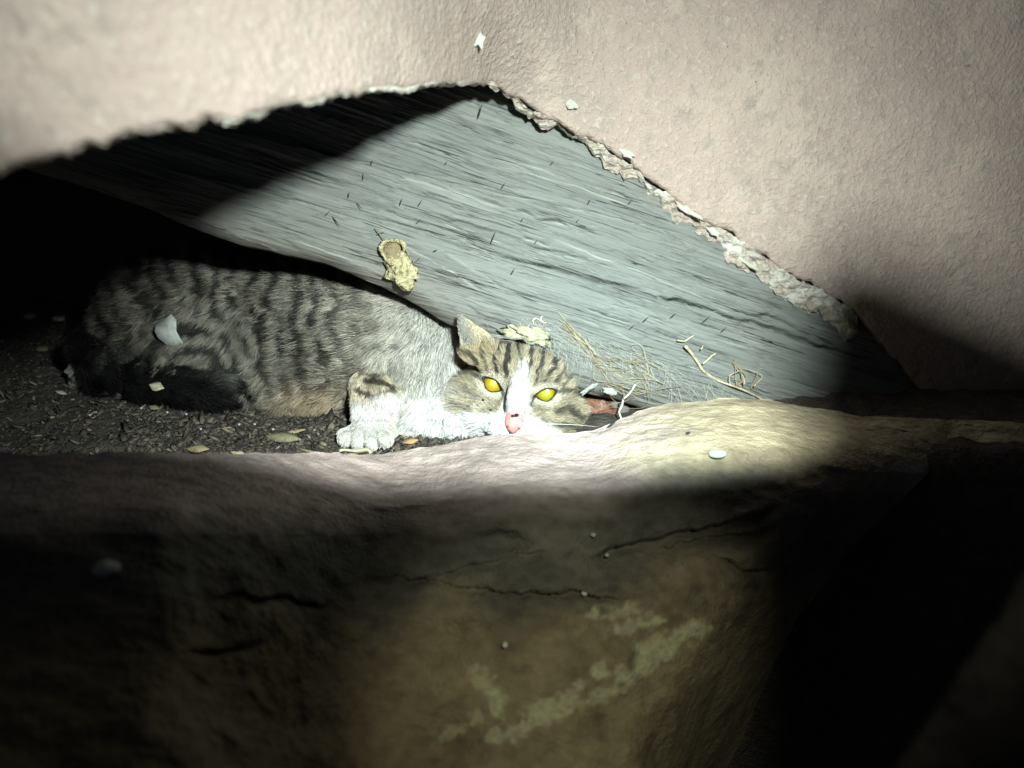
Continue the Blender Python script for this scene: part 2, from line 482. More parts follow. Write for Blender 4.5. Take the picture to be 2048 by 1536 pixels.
h = h + ledge([(897, 510), (936, 533), (1000, 575), (1200, 655), (1400, 742), (1560, 815)], .0052, .002)
h = h + ledge([(700, 330), (860, 372), (1040, 425), (1180, 470)], .0016) + ledge([(1000, 330), (1150, 372), (1300, 430)], .0018)
h = h + ledge([(760, 470), (900, 545), (960, 585)], .002) + ledge([(960, 300), (1060, 330), (1180, 380)], .0014)
h = h + ledge([(560, 470), (650, 500), (760, 548)], .002) + ledge([(1100, 480), (1280, 545), (1420, 600)], .0018)
h = h + ledge([(1040, 640), (1110, 672), (1200, 730), (1290, 780)], .003, .0015)
h = h + crack([(960, 498), (1045, 519), (1160, 552), (1275, 577), (1300, 585)], .009, .0008)
h = h + crack([(1290, 588), (1400, 612), (1540, 655), (1640, 690), (1760, 720)], .010, .0010)
h = h + crack([(923, 388), (1095, 440), (1180, 470)], .004, .0008) + crack([(560, 275), (640, 300), (720, 322)], .004, .0009)
h = h + crack([(1440, 615), (1540, 632), (1700, 700)], .008, .0008) + crack([(850, 420), (960, 455), (1080, 487)], .003, .0007)
h = h + crack([(1010, 480), (1120, 508), (1240, 540)], .003, .0007) + crack([(900, 600), (1000, 645), (1090, 688)], .003, .0008)
def check(x, y, L, slope, depth, w, step):
    # short drying check in the wood: a narrow split with a lifted pale lip
    global PALE, DARK
    s, t = st_line([(x, y), (x + L, y + slope * L)])
    if s[1] <= s[0]: return 0
    c0, c1 = np.searchsorted(S, s[0] - .004), np.searchsorted(S, s[1] + .004)
    q = S[c0:c1]
    t0 = np.interp(q, s, t) + fbm(q * 90, 0 * q, x * .01, 3, 161) * .0010
    env = np.clip(sst(s[0], s[0] + .006, q) * (1 - sst(s[1] - .012, s[1], q)) * (.75 + .5 * vn(q * 120, 0 * q, y * .01, 162)), 0, 1)
    d = tw[:, c0:c1] - t0
    out = np.zeros(T.shape)
    g = np.exp(-(d / w) ** 2) * env
    DARK[:, c0:c1] = np.maximum(DARK[:, c0:c1], .7 * g)
    PALE[:, c0:c1] = np.maximum(PALE[:, c0:c1], .8 * env * np.exp(-((d + 1.9 * w) / (.9 * w)) ** 2))
    out[:, c0:c1] = -depth * g + step * env * sst(0, w, -d) * np.exp(-np.maximum(-d, 0) / .006)
    return out
rck = random.Random(11)
for _ in range(46):
    cx_ = rck.uniform(480, 1560); cy_ = 215 + (cx_ - 700) * .33 + rck.uniform(-40, 250)
    L_ = rck.choice((28, 40, 60, 90, 150))
    h = h + check(cx_, cy_, L_ * rck.uniform(.7, 1.3), .335 + rck.uniform(-.03, .05), .0025, rck.choice((.0004, .0005, .0007)), rck.choice((.0004, .0009, .0016)))
h = h - .012 * np.exp(-(T - tl_[None, :]) / .004)       # rounded lower arris
# colour: silver-grey weathering, brown and dark streaks in the grain
g1 = fbm(Sg * 6, tw * 130, 0, 4, 71); g2 = vn(Sg * 18, tw * 520, 0, 72); g3 = fbm(Sg * 10, T * 10, 0, 3, 73)
cw = np.array([.174, .189, .176]) * (1 + .10 * g1 + .08 * g2 + .06 * vn(Sg * 40, tw * 1100, 0, 77))[..., None]
warm = sst(.1, .7, g3 + .4 * g1)[..., None]
cw = cw * (1 - warm * .35) + np.array([.21, .19, .155]) * warm * .35
low_brown = np.exp(-(T - tl_[None, :]) / .02)[..., None] * .45
cw = cw * (1 - low_brown) + np.array([.16, .13, .10]) * low_brown
pale = sst(.55, .8, ridged(Sg * 9, tw * 260, 74) * (vn(Sg * 15, tw * 30, 0, 75) * .5 + .6))[..., None]
cw = np.clip(cw * (1 - .12 * pale) + np.array([.42, .44, .40]) * .12 * pale, .02, .7)
tears = sst(.30, .42, vn(Sg * 22, tw * 330, .4, 78)) * (1 - sst(.42, .55, vn(Sg * 22, tw * 330, .4, 78)))
PALE = np.maximum(PALE, .0 * tears * sst(-.1, .5, vn(Sg * 7, tw * 30, 0, 79)))
splits = sst(.62, .74, vn(Sg * 14, tw * 420, .9, 80))
cw = cw * (1 - .8 * PALE[..., None]) + np.array([.40, .43, .38]) * .8 * PALE[..., None]
cw = cw * (1 - .85 * np.maximum(DARK, 0 * splits)[..., None])
Vb = W0 + Sg[..., None] * wu + T[..., None] * ww + h[..., None] * wn
b1 = W0 + S[:, None] * wu + (tl_ + .004)[:, None] * ww - .045 * wn
b2 = W0 + S[:, None] * wu + (0 * tl_ + .34)[:, None] * ww - .045 * wn
Vb = np.concatenate([b2, b1, Vb.reshape(-1, 3)])
cb = np.concatenate([np.tile([.12, .11, .09], (2 * ns, 1)), cw.reshape(-1, 3)])
beam = mesh_obj("wooden_beam", Vb, grid_faces(nt_ + 2, ns), M_WOOD, col=cb)
tag(beam, "grey weathered timber beam with split grain slanting across the hole behind the cat", "beam")
ga = beam.data.attributes.new('grain', 'FLOAT_VECTOR', 'POINT')
gv = np.zeros((len(Vb), 3), np.float32); gv[2 * ns:, 0] = Sg.ravel(); gv[2 * ns:, 1] = tw.ravel()
ga.data.foreach_set('vector', gv.ravel())
bm_ = beam.data
if (Vector(bm_.polygons[len(bm_.polygons) // 2].normal)).dot(Vector(wn)) < 0: bm_.flip_normals()

def on_wood(px, py, off=.0):
    return wood_p(px, py) + wn * (off + .002)

# ------------------------------------------------------------------ ground and rock
gx = np.concatenate([np.linspace(-3, -.75, 12), np.linspace(-.73, .75, 330), np.linspace(.78, 3, 12)])
gy = np.concatenate([np.linspace(.33, 1.15, 220), np.linspace(1.2, 4, 16)])
GX, GY = np.meshgrid(gx, gy)
def ground_h(x, y):
    return fbm(x * 14, y * 14, .3, 3, 81) * .005 + fbm(x * 60, y * 60, .1, 2, 82) * .0022 + .06 * sst(.95, 1.5, y) - .45 * (1 - sst(.38, .535, y))
GZ = ground_h(GX, GY)
ground = mesh_obj("soil_ground", np.stack([GX, GY, GZ], -1).reshape(-1, 3), grid_faces(len(gy), len(gx)), M_SOIL)
tag(ground, kind="structure")
bx = np.linspace(-3, 3, 60); bz = np.linspace(-.1, 1.4, 20)
BX, BZ = np.meshgrid(bx, bz)
BY = 1.75 + .25 * BZ + fbm(BX * 3, BZ * 3, 0, 3, 83) * .12
bank = mesh_obj("soil_bank", np.stack([BX, BY, BZ], -1).reshape(-1, 3), grid_faces(20, 60, True), M_SOIL)
tag(bank, kind="structure")

SIL = [(-500, 915), (0, 908), (300, 905), (600, 906), (760, 906), (830, 900), (900, 886), (960, 871), (1060, 868), (1165, 868), (1205, 858), (1240, 838), (1290, 818), (1340, 806), (1440, 797), (1550, 800), (1640, 818), (1720, 832), (1850, 836), (2000, 842), (2700, 880)]
SILZ = [(-500, .43), (0, .432), (330, .445), (520, .485), (640, .53), (760, .562), (900, .574), (1060, .578), (1170, .588), (1340, .62), (1550, .63), (1720, .62), (2000, .60), (2700, .58)]
RIGHT_EDGE = [(1400, 1700), (1350, 1440), (1400, 1345), (1480, 1240), (1600, 1100), (1700, 1010), (1790, 960), (1900, 870), (2100, 830), (2700, 800)]
ru = np.concatenate([np.linspace(-500, -10, 40), np.linspace(0, 2060, 560), np.linspace(2070, 2700, 30)])
nrr = 330
def rock_z(px, py):
    s = smooth_pl(px, SIL, 25); z0 = smooth_pl(px, SILZ, 40)
    d = py - s                                         # pixels below the silhouette
    bulge = sst(1150, 1350, px) * (1 - sst(1700, 1950, px))
    zt = np.interp(d, [0, 40, 110, 160, 230, 400, 670, 1000], [0, .030, .082, .101, .115, .138, .178, .215])
    z = z0 - zt - bulge * .012 * np.sin(np.clip(d / 120, 0, 1) * math.pi)
    ye = np.interp(px, [1350, 1400, 1480, 1600, 1700, 1790, 1900, 2100, 2700], [1440, 1345, 1235, 1085, 985, 918, 856, 838, 830])
    over = np.logaddexp(0, (py - ye + 25) / 45) * 45 * sst(1250, 1420, px)
    z = z + over * .00062
    # fissures and hollows on the front face
    def fiss(pts, dep, w):
        a = np.array(pts, float)
        yy = np.interp(px, a[:, 0], a[:, 1]) + fbm(px / 40, 0 * px, .4, 3, int(a[0, 1])) * 9
        env = sst(a[0, 0] - 20, a[0, 0] + 40, px) * (1 - sst(a[-1, 0] - 40, a[-1, 0] + 20, px))
        d_ = py - yy
        return dep * env * np.where(d_ < 0, np.exp(-(d_ / (w * .22)) ** 2), np.exp(-(d_ / (w * 1.7)) ** 2))
    z = z + fiss([(1180, 1115), (1340, 1070), (1540, 1020)], .012, 13) + fiss([(1300, 1100), (1540, 1062)], .010, 16)
    z = z + fiss([(740, 1150), (1000, 1180), (1240, 1196)], .006, 7) + fiss([(440, 1190), (560, 1200), (650, 1210)], .006, 7)
    z = z + fiss([(1420, 1105), (1500, 1142), (1640, 1146)], .008, 8) + fiss([(380, 1310), (520, 1280)], .005, 7) + fiss([(800, 1160), (1090, 1102)], .005, 9)
    z = z + .010 * np.exp(-(((px - 1000) / 55) ** 2 + ((py - 1085) / 24) ** 2) ** 2)
    z = z + fiss([(1170, 868), (1260, 848), (1330, 822)], -.003, 10)
    return z
dd = np.concatenate([np.linspace(0, 130, 150), np.linspace(132, 760, nrr - 150)])
RX = np.broadcast_to(ru, (nrr, len(ru)))
RS = smooth_pl(ru, SIL, 25) + fbm(ru / 30, 0 * ru, .1, 3, 91) * 3
RY = RS[None, :] + dd[:, None]
RZ = rock_z(RX, RY)
Wr = P(RX, RY, RZ)
nz = fbm(Wr[..., 0] * 30, Wr[..., 1] * 60, Wr[..., 2] * 60, 4, 92) * .0026 + ridged(Wr[..., 0] * 40 + Wr[..., 1] * 25, Wr[..., 1] * 160 + fbm(Wr[..., 0] * 20, Wr[..., 1] * 20, 0, 2, 99), 93) ** 4 * .0005
# knobbly eroded patch on the bulge
kn = np.exp(-(((RX - 1290) / 140) ** 2 + ((RY - 860) / 34) ** 2)) + .5 * sst(1300, 1500, RX) * np.exp(-((RY - 840) / 50.) ** 2)
nz = nz + kn * (1 - np.abs(fbm(Wr[..., 0] * 75, Wr[..., 1] * 110, Wr[..., 2] * 90, 3, 94))) * .0032
nz = nz + fbm(Wr[..., 0] * 12, Wr[..., 1] * 12, Wr[..., 2] * 12, 3, 90) * .006 * sst(100, 260, RY - RS[None, :])
RZ = RZ - nz
Wr = P(RX, RY, RZ)
bk = [P(ru, RS + a, RZ[0] + b) for a, b in ((60, .075), (14, .035), (2.5, .009))]
Vr = np.concatenate(bk + [Wr.reshape(-1, 3)])
# colours: pink-buff sandstone, ochre towards the bulge painting in the beam's yellow rim, lichen streaks on the face
q1 = fbm(Wr[..., 0] * 25, Wr[..., 1] * 40, Wr[..., 2] * 40, 4, 95); q2 = fbm(Wr[..., 0] * 140, Wr[..., 1] * 200, Wr[..., 2] * 200, 2, 96)
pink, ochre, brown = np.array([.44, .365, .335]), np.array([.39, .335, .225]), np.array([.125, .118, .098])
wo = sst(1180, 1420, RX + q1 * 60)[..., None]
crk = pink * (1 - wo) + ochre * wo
wf = sst(100, 185, RY - RS[None, :] + q1 * 30)[..., None]  # brown face, its colour darkened from the beam's edge down to add shade
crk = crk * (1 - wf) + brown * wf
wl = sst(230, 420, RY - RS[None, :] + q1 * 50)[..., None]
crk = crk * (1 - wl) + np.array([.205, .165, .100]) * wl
crk = crk * (1 + .30 * q1 + .22 * q2)[..., None]
def blob(pts, r):
    a = np.array(pts, float); d = np.full(RX.shape, 1e9)
    for i in range(len(a) - 1):
        p, q = a[i, :2], a[i + 1, :2]; e = q - p
        t = np.clip(((RX - p[0]) * e[0] + (RY - p[1]) * e[1]) / (e @ e), 0, 1)
        d = np.minimum(d, np.hypot(RX - p[0] - t * e[0], RY - p[1] - t * e[1]))
    return (1 - sst(r * .1, r * 1.35, d + fbm(RX / 18, RY / 18, 0, 4, 97) * r * .9)) * (.75 + .35 * fbm(RX / 9, RY / 9, 0, 2, 98))
lich = 1.15 * np.maximum.reduce([blob([(1000, 1478), (1060, 1440), (1130, 1405), (1155, 1380)], 20), blob([(1130, 1430), (1230, 1370), (1300, 1320), (1400, 1250)], 18),
                          blob([(1200, 1345), (1270, 1345)], 16), blob([(1190, 1240), (1260, 1215)], 15), blob([(1220, 1260), (1330, 1240), (1300, 1250)], 13),
                          blob([(1300, 1290), (1390, 1260)], 22), blob([(945, 1345), (985, 1390), (998, 1415)], 18), blob([(880, 1470), (960, 1440)], 18) * .6])
crk = crk * (1 - .75 * lich[..., None]) + np.array([.42, .42, .26]) * .75 * lich[..., None]
crk = np.clip(crk, .02, .7)
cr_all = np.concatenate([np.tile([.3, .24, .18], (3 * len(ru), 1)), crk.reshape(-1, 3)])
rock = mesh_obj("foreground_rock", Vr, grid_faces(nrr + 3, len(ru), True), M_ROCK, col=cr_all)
tag(rock, "big brown rock ledge across the foreground with greenish lichen streaks on its face", "rock")

# tall stone added on the right, mostly unseen, to cast the wall's shadow
YS = np.concatenate([np.linspace(-.55, -.14, 12), np.linspace(-.13, .1155, 60), np.full(6, .1155)])
XL = np.interp(YS, [-.55, -.2, -.11, -.08, -.05, -.0044, .02, .06, .106, .1115, .1156], [.0, .07, .098, .118, .140, .152, .154, .157, .160, .167, .178])
YS = YS + .021 * sst(0, .1, YS)
cap_ = np.concatenate([np.zeros(72), np.linspace(.1, 1, 6)])
NA = 64
ta = np.linspace(0, 2 * math.pi, NA, endpoint=False)
ca_, sa_ = np.sign(np.cos(ta)) * np.abs(np.cos(ta)) ** .55, np.sign(np.sin(ta)) * np.abs(np.sin(ta)) ** .55
XR_ = .47
SX = ((XL + XR_) / 2)[:, None] + ((XR_ - XL) / 2 * (1 - .9 * cap_))[:, None] * ca_[None, :]
SZ = .19 + (.03 * (1 - .9 * cap_))[:, None] * sa_[None, :]
SY = YS[:, None] - .42 * np.maximum(SX - XL[:, None], 0) * sst(.0, .11, YS)[:, None]
nn = fbm(SX * 28, SY * 28, SZ * 28, 4, 101)
SX = SX + .0045 * nn; SZ = SZ + .005 * fbm(SX * 22, SY * 22, SZ * 22 + 5, 4, 103); SY = SY + .003 * nn
fs_ = [(a * NA + k, a * NA + (k + 1) % NA, (a + 1) * NA + (k + 1) % NA, (a + 1) * NA + k) for a in range(len(YS) - 1) for k in range(NA)] + [tuple((len(YS) - 1) * NA + k for k in range(NA))]
vs, f, ctr = np.stack([SX, SY, SZ], -1).reshape(-1, 3), fs_, np.zeros(3)
stone = mesh_obj("shadow_caster_stone", c2w(vs + ctr), f, M_DARKROCK)
tag(stone, "dark stone added to shade the right side, its foot in the lower right corner", "stone")

# ------------------------------------------------------------------ the cat
VX = .0018
lo = np.array([-.475, -.095, .545]); hi = np.array([.105, .165, .86])
dims = np.ceil((hi - lo) / VX).astype(int)
ax = [lo[i] + VX * np.arange(dims[i]) for i in range(3)]
FIELD = np.full(dims, .05, np.float32)
def sd_ell(p, c, r, b=None):
    q = p - np.asarray(c)
    if b is not None: q = np.stack([q @ b[0], q @ b[1], q @ b[2]], -1)
    r = np.asarray(r); k0 = np.linalg.norm(q / r, axis=-1); k1 = np.linalg.norm(q / (r * r), axis=-1)
    return k0 * (k0 - 1) / np.maximum(k1, 1e-9)
def sd_cap(p, a, b, ra, rb):
    a = np.asarray(a); b = np.asarray(b); e = b - a
    t = np.clip(((p - a) @ e) / (e @ e), 0, 1)
    return np.linalg.norm(p - a - t[..., None] * e, axis=-1) - (ra + (rb - ra) * t)
PRIMS = []
def add(part, kind, args, k):
    PRIMS.append((part, kind, args, k))
def sub_block(cmin, cmax):
    i0 = np.clip(((cmin - lo) / VX).astype(int), 0, dims); i1 = np.clip(((cmax - lo) / VX).astype(int) + 2, 0, dims)
    sl = tuple(slice(a, b) for a, b in zip(i0, i1))
    g = np.stack(np.meshgrid(*[ax[i][sl[i]] for i in range(3)], indexing='ij'), -1)
    return sl, g
def smin(a, b, k):
    h = np.maximum(k - np.abs(a - b), 0) / k
    return np.minimum(a, b) - h * h * k * .25

# body, in camera space: pixel + depth centres
def B(px, py, z): return px2c(px, py, z)
add('body', 'e', (B(355, 645, .740), (.074, .070, .062)), .02)
add('body', 'e', (B(490, 622, .725), (.072, .073, .062)), .03)
add('body', 'e', (B(650, 648, .690), (.072, .068, .056)), .03)
add('body', 'e', (B(775, 690, .672), (.062, .062, .055)), .03)
add('body', 'e', (B(880, 720, .678), (.050, .052, .048)), .03)
add('body', 'e', (B(415, 708, .686), (.058, .052, .030)), .007)         # thigh
add('body', 'e', (B(330, 770, .690), (.05, .016, .022)), .012)          # hind foot under the tail
add('body', 'e', (B(610, 775, .690), (.070, .030, .045)), .02)          # belly
add('body', 'e', (B(865, 800, .655), (.034, .036, .034)), .016)         # chest and throat
add('body', 'e', (B(910, 845, .635), (.044, .018, .026)), .014)
LEG_A, LEG_B, LEG_C = B(754, 744, .648), B(758, 798, .630), B(747, 858, .617)
add('leg', 'c', (LEG_A, LEG_B, .0250, .0215), .008)
add('leg', 'c', (LEG_B, LEG_C, .021, .0175), .004)
add('leg', 'e', (B(734, 869, .610), (.0245, .0080, .018)), .005)
for tx, ty in ((690, 879), (716, 886), (744, 887), (771, 881)):
    add('leg', 'e', (B(tx, ty - 2, .596), (.0060, .0068, .0105)), .0012)
add('leg', 'e', (B(815, 866, .628), (.012, .010, .014)), .004)          # the other forepaw, mostly hidden
TAIL = [(235, 655, .755, .0225), (205, 700, .728, .0225), (226, 740, .700, .021), (300, 759, .682, .0195), (380, 769, .670, .018), (440, 778, .663, .0140), (492, 791, .659, .0055)]
for a, b in zip(TAIL[:-1], TAIL[1:]):
    add('tail', 'c', (B(*a[:3]), B(*b[:3]), a[3], b[3]), .006)

HC = px2c(1037, 785, .617)
ro = math.radians(10)
HR = np.array([math.cos(ro), -math.sin(ro), 0]); HU = np.array([math.sin(ro), math.cos(ro), 0]); HF = np.array([0, 0, -1.0])
HB = (HR, HU, HF)
def H(r, u, f): return HC + (np.multiply.outer(r, HR) + np.multiply.outer(u, HU) + np.multiply.outer(f, HF)) * .001
def hl(p):                                      # camera space -> head millimetres
    d = (p - HC) * 1000
    return d @ HR, d @ HU, d @ HF
def he(c, r, k, b=None): add('head', 'e', (H(*c), np.array(r) * .001, b if b else HB), k * .001)
he((0, 10, -24), (44, 34, 36), 8)
he((0, 17, -2), (30, 19, 20), 10)
for s in (-1, 1):
    he((s * (32 if s > 0 else 33), -12, -14 if s > 0 else -9), (25, 22, 22), 10)
    he((s * 19, -26, 2), (22, 15, 20), 8)
    he((s * 22, 16.5, 7), (13, 6.5, 9), 6)
    he((s * 24, -8, 4), (13, 8, 10), 6)
add('head', 'c', (H(0, 14, 13), H(0, -14, 28), .010, .0075), .007)
for s in (-1, 1):
    he((s * 9.5, -27.5, 20), (12.5, 10, 12), 3.5)
he((0, -21, 28), (7.5, 8, 7), 3)
he((0, -39, 14), (12, 8, 10), 4)
# near ear upright against the timber, far ear folded down behind it
EAR_A, EAR_T = px2c(957, 696, .606), px2c(917, 630, .591)
add('head', 'f', (EAR_A, EAR_T, .0145, .0036, 2.8), .004)
A, Bq = H(42, 26, -16), H(62, 40, -30); d = (Bq - A) / np.linalg.norm(Bq - A)
sd = np.cross(d, HF); sd /= np.linalg.norm(sd)
add('head', 'e', ((A + Bq) / 2, (.024, .015, .0045), (d, sd, np.cross(d, sd))), .005)
def sd_flat(p, a, b, ra, rb, fl):
    e = (b - a); t = np.clip(((p - a) @ e) / (e @ e), 0, 1)[..., None]
    q = p - a - t * e; q = q * np.array([1, 1, fl])
    hollow = .5 * np.exp(-(np.linalg.norm(q[..., :2], axis=-1) / .007) ** 2) * .004
    return (np.linalg.norm(q, axis=-1) - (ra + (rb - ra) * t[..., 0]) + hollow) * .45

for part, kind, a, k in PRIMS:
    if kind == 'e':
        R = np.max(a[1]) + k + .01; sl, g = sub_block(np.asarray(a[0]) - R, np.asarray(a[0]) + R)
        d = sd_ell(g, *a)
    else:
        R = max(a[2], a[3]) + k + .01
        sl, g = sub_block(np.minimum(a[0], a[1]) - R, np.maximum(a[0], a[1]) + R)
        d = sd_cap(g, *a) if kind == 'c' else sd_flat(g, *a)
    FIELD[sl] = smin(FIELD[sl], d.astype(np.float32), k)
def field_at(p):
    q = (np.asarray(p) - lo) / VX; i = np.clip(np.floor(q).astype(int), 0, dims - 2); f = q - i
    r = 0
    for dx in (0, 1):
        for dy in (0, 1):
            for dz in (0, 1):
                w = (f[..., 0] if dx else 1 - f[..., 0]) * (f[..., 1] if dy else 1 - f[..., 1]) * (f[..., 2] if dz else 1 - f[..., 2])
                r = r + w * FIELD[i[..., 0] + dx, i[..., 1] + dy, i[..., 2] + dz]
    return r
def surf_f(r, u):                                # face surface depth (head mm) at r,u
    fs = np.linspace(60, -30, 361); v = field_at(H(np.full(361, r), np.full(361, u), fs))
    j = np.argmax(v < 0); return fs[j]
# eye openings
EYES = {}
HW, HT, HBt = 9.7, 3.5, 6.9
def eye_coord(p, s):
    r, u, f = hl(p); r = (r - s * 22.0) * s; u = u - 3.6
    t = math.radians(24); return r * math.cos(t) + u * math.sin(t), -r * math.sin(t) + u * math.cos(t), f
for s in (-1, 1):
    EYES[s] = surf_f(s * 22.0, 3.6)
for s in (-1, 1):
    c = H(s * 22.0, 3.6, EYES[s]); sl, g = sub_block(c - .02, c + .02)
    a, b, f = eye_coord(g, s)
    pr = np.maximum(1 - (a / HW) ** 2, 0)
    dcar = np.maximum.reduce([b - HT * pr, -HBt * pr - b, np.abs(a) - HW, EYES[s] - 9 - f]) * .8e-3
    FIELD[sl] = np.maximum(FIELD[sl], -dcar.astype(np.float32))

def surface_nets(vol):
    s = vol < 0
    c = [s[i:s.shape[0] - 1 + i, j:s.shape[1] - 1 + j, k:s.shape[2] - 1 + k] for i in (0, 1) for j in (0, 1) for k in (0, 1)]
    n = sum(x.astype(np.int8) for x in c)
    cells = np.argwhere((n > 0) & (n < 8))
    idx = np.full(n.shape, -1, np.int32); idx[tuple(cells.T)] = np.arange(len(cells))
    acc = np.zeros((len(cells), 3)); cnt = np.zeros(len(cells))
    cor = [(i, j, k) for i in (0, 1) for j in (0, 1) for k in (0, 1)]
    val = {q: vol[cells[:, 0] + q[0], cells[:, 1] + q[1], cells[:, 2] + q[2]].astype(float) for q in cor}
    for q in cor:
        for d in range(3):
            if q[d] == 0:
                e = list(q); e[d] = 1; e = tuple(e)
                a, b = val[q], val[e]; m = (a < 0) != (b < 0)
                t = np.where(m, a / np.where(m, a - b, 1), 0)
                p = np.array(q, float) + np.zeros((len(cells), 3)); p[:, d] += t
                acc[m] += p[m]; cnt += m
    V = cells + acc / cnt[:, None]
    quads = []
    for d in range(3):
        a = np.take(s, range(s.shape[d] - 1), d); b = np.take(s, range(1, s.shape[d]), d)
        for flip, m in ((False, a & ~b), (True, ~a & b)):
            e = np.argwhere(m); d1, d2 = (d + 1) % 3, (d + 2) % 3
            e = e[(e[:, d1] > 0) & (e[:, d2] > 0) & (e[:, d1] < s.shape[d1] - 1) & (e[:, d2] < s.shape[d2] - 1)]
            def at(o1, o2):
                q = e.copy(); q[:, d1] -= o1; q[:, d2] -= o2
                return idx[q[:, 0], q[:, 1], q[:, 2]]
            f = np.stack([at(1, 1), at(0, 1), at(0, 0), at(1, 0)], -1)
            quads.append(f[:, ::-1] if flip else f)
    return V, np.concatenate(quads)
V, Q = surface_nets(FIELD)
Q = Q[(Q >= 0).all(1)]
CV = lo + V * VX
def part_of(p):
    best = np.full(len(p), 9.0); lab = np.zeros(len(p), int); names = ['body', 'leg', 'tail', 'head']
    for part, kind, a, k in PRIMS:
        d = sd_ell(p, *a) if kind == 'e' else sd_cap(p, *a) if kind == 'c' else sd_flat(p, *a)
        m = d < best; best[m] = d[m]; lab[m] = names.index(part)
    return lab
def seg_d(px, py, pts):
    d = np.full(px.shape, 1e9)
    for (x0, y0), (x1, y1) in zip(pts[:-1], pts[1:]):
        ex, ey = x1 - x0, y1 - y0
        t = np.clip(((px - x0) * ex + (py - y0) * ey) / (ex * ex + ey * ey), 0, 1)
        d = np.minimum(d, np.hypot(px - x0 - t * ex, py - y0 - t * ey))
    return d
def mixc(a, b, t): return a * (1 - t[:, None]) + np.asarray(b) * t[:, None]
def coat(p, lab):
    """coat colour of the tabby at camera-space points"""
    px, py = c2px(p)
    n1 = fbm(px / 28, py / 46, 0, 3, 111); n2 = vn(px / 9, py / 9, 0, 112)
    C = np.tile([.215, .205, .168], (len(p), 1)) * (1 + .30 * n1 + .30 * n2)[:, None]
    dark = np.array([.022, .021, .019])
    # body: broken upright bars, curling round the thigh
    w = 16 * fbm(px / 60, py / 60, 0, 2, 113)
    th = np.hypot((px - 395) / 1.05, (py - 735))
    inth = sst(150, 95, th) * (px < 560)
    q1 = np.sin((px + w - .10 * (py - 640)) / 40 * 2 * math.pi); q2 = np.sin((th + w * .8) / 40 * 2 * math.pi)
    q = q1 * (1 - inth) + q2 * inth
    st_ = sst(-.1, .4, q + 1.0 * vn(px / 17, py / 24, 0, 114) + .4 * n2 - .1) * (1 - .85 * sst(640, 790, px)) * (1 - .8 * sst(770, 830, py))
    C = C * (1 - .38 * sst(560, 260, px))[:, None]  # rump end darkened in the coat colour for the beam's falloff
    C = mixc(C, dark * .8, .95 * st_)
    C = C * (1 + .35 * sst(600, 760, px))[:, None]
    C = mixc(C, (.44, .44, .40), .8 * sst(720, 850, px + 20 * n1))
    C = mixc(C, (.78, .79, .76), sst(0, 1, (np.minimum(px, 868) - 820) / 90 * .8 + (py - 745) / 80 * .75 + .25 * n1 - .2) * (py > 640))
    C = mixc(C, (.40, .31, .20), .75 * np.exp(-(((px - 630) / 75) ** 2 + ((py - 812) / 42) ** 2)))
    C = mixc(C, (.70, .70, .64), sst(815, 848, py - .12 * (px - 640)) * (px > 570) * .8)
    # foreleg
    m = lab == 1
    L = np.tile([.52, .46, .34], (len(p), 1)) * (1 + .12 * n2)[:, None]
    L = mixc(L, (.60, .48, .24), np.exp(-((px - 798) / 14) ** 2) * (py < 812))
    bars = np.minimum.reduce([seg_d(px, py, s) for s in ([(728, 726), (752, 719), (778, 724), (796, 738)], [(722, 744), (745, 748), (775, 744), (802, 768)], [(716, 776), (742, 792), (764, 783), (782, 776), (804, 792)], [(730, 760), (760, 762), (790, 775)])])
    L = mixc(L, dark * 1.6, (1 - sst(2.5, 6.5, bars + 2.5 * n2)) * .9)
    L = mixc(L, (.80, .80, .75), sst(782, 808, py + 8 * n1))
    L = mixc(L, (.72, .68, .55), .5 * sst(.1, .6, n1) * (py > 830))
    L = mixc(L, (.40, .38, .32), .7 * (1 - sst(1.5, 4, np.minimum.reduce([seg_d(px, py, q) for q in ([(706, 862), (701, 892)], [(729, 864), (729, 896)], [(755, 864), (758, 894)])]))))  # creases between the toes: grey skin and parting shade, painted on
    C = np.where(m[:, None], L, C)
    # tail
    T_ = np.tile([.014, .014, .014], (len(p), 1))
    T_ = mixc(T_, (.15, .155, .14), sst(.35, .8, np.sin(px / 34 + .8 + (py - 700) / 60) + .5 * n1) * sst(765, 700, py) * .8)
    T_ = mixc(T_, (.16, .165, .15), np.exp(-(((px - 440) / 24) ** 2 + ((py - 758) / 14) ** 2)))
    C = np.where((lab == 2)[:, None], T_, C)
    # head
    r, u, f = hl(p)
    Hc = np.tile([.33, .29, .205], (len(p), 1)) * (1 + .2 * n2 + .15 * n1)[:, None]
    Hc = mixc(Hc, (.46, .38, .22), .7 * np.exp(-(((r + 36) / 20) ** 2 + ((u - 24) / 14) ** 2)))
    # forehead bars
    rr = r / (1 + .012 * (u - 8)) + 2.0 * vn(u / 6, r / 9, .4, 116)
    fb = sst(.1, .6, np.cos(rr / 7.6 * 2 * math.pi + math.pi) + .5 * n2 + .35 * n1) * sst(9, 15, u + .22 * np.abs(r)) * (np.abs(r) < 40) * (1 - .35 * sst(24, 36, np.abs(r)))
    Hc = mixc(Hc, dark * 1.3, .92 * fb)
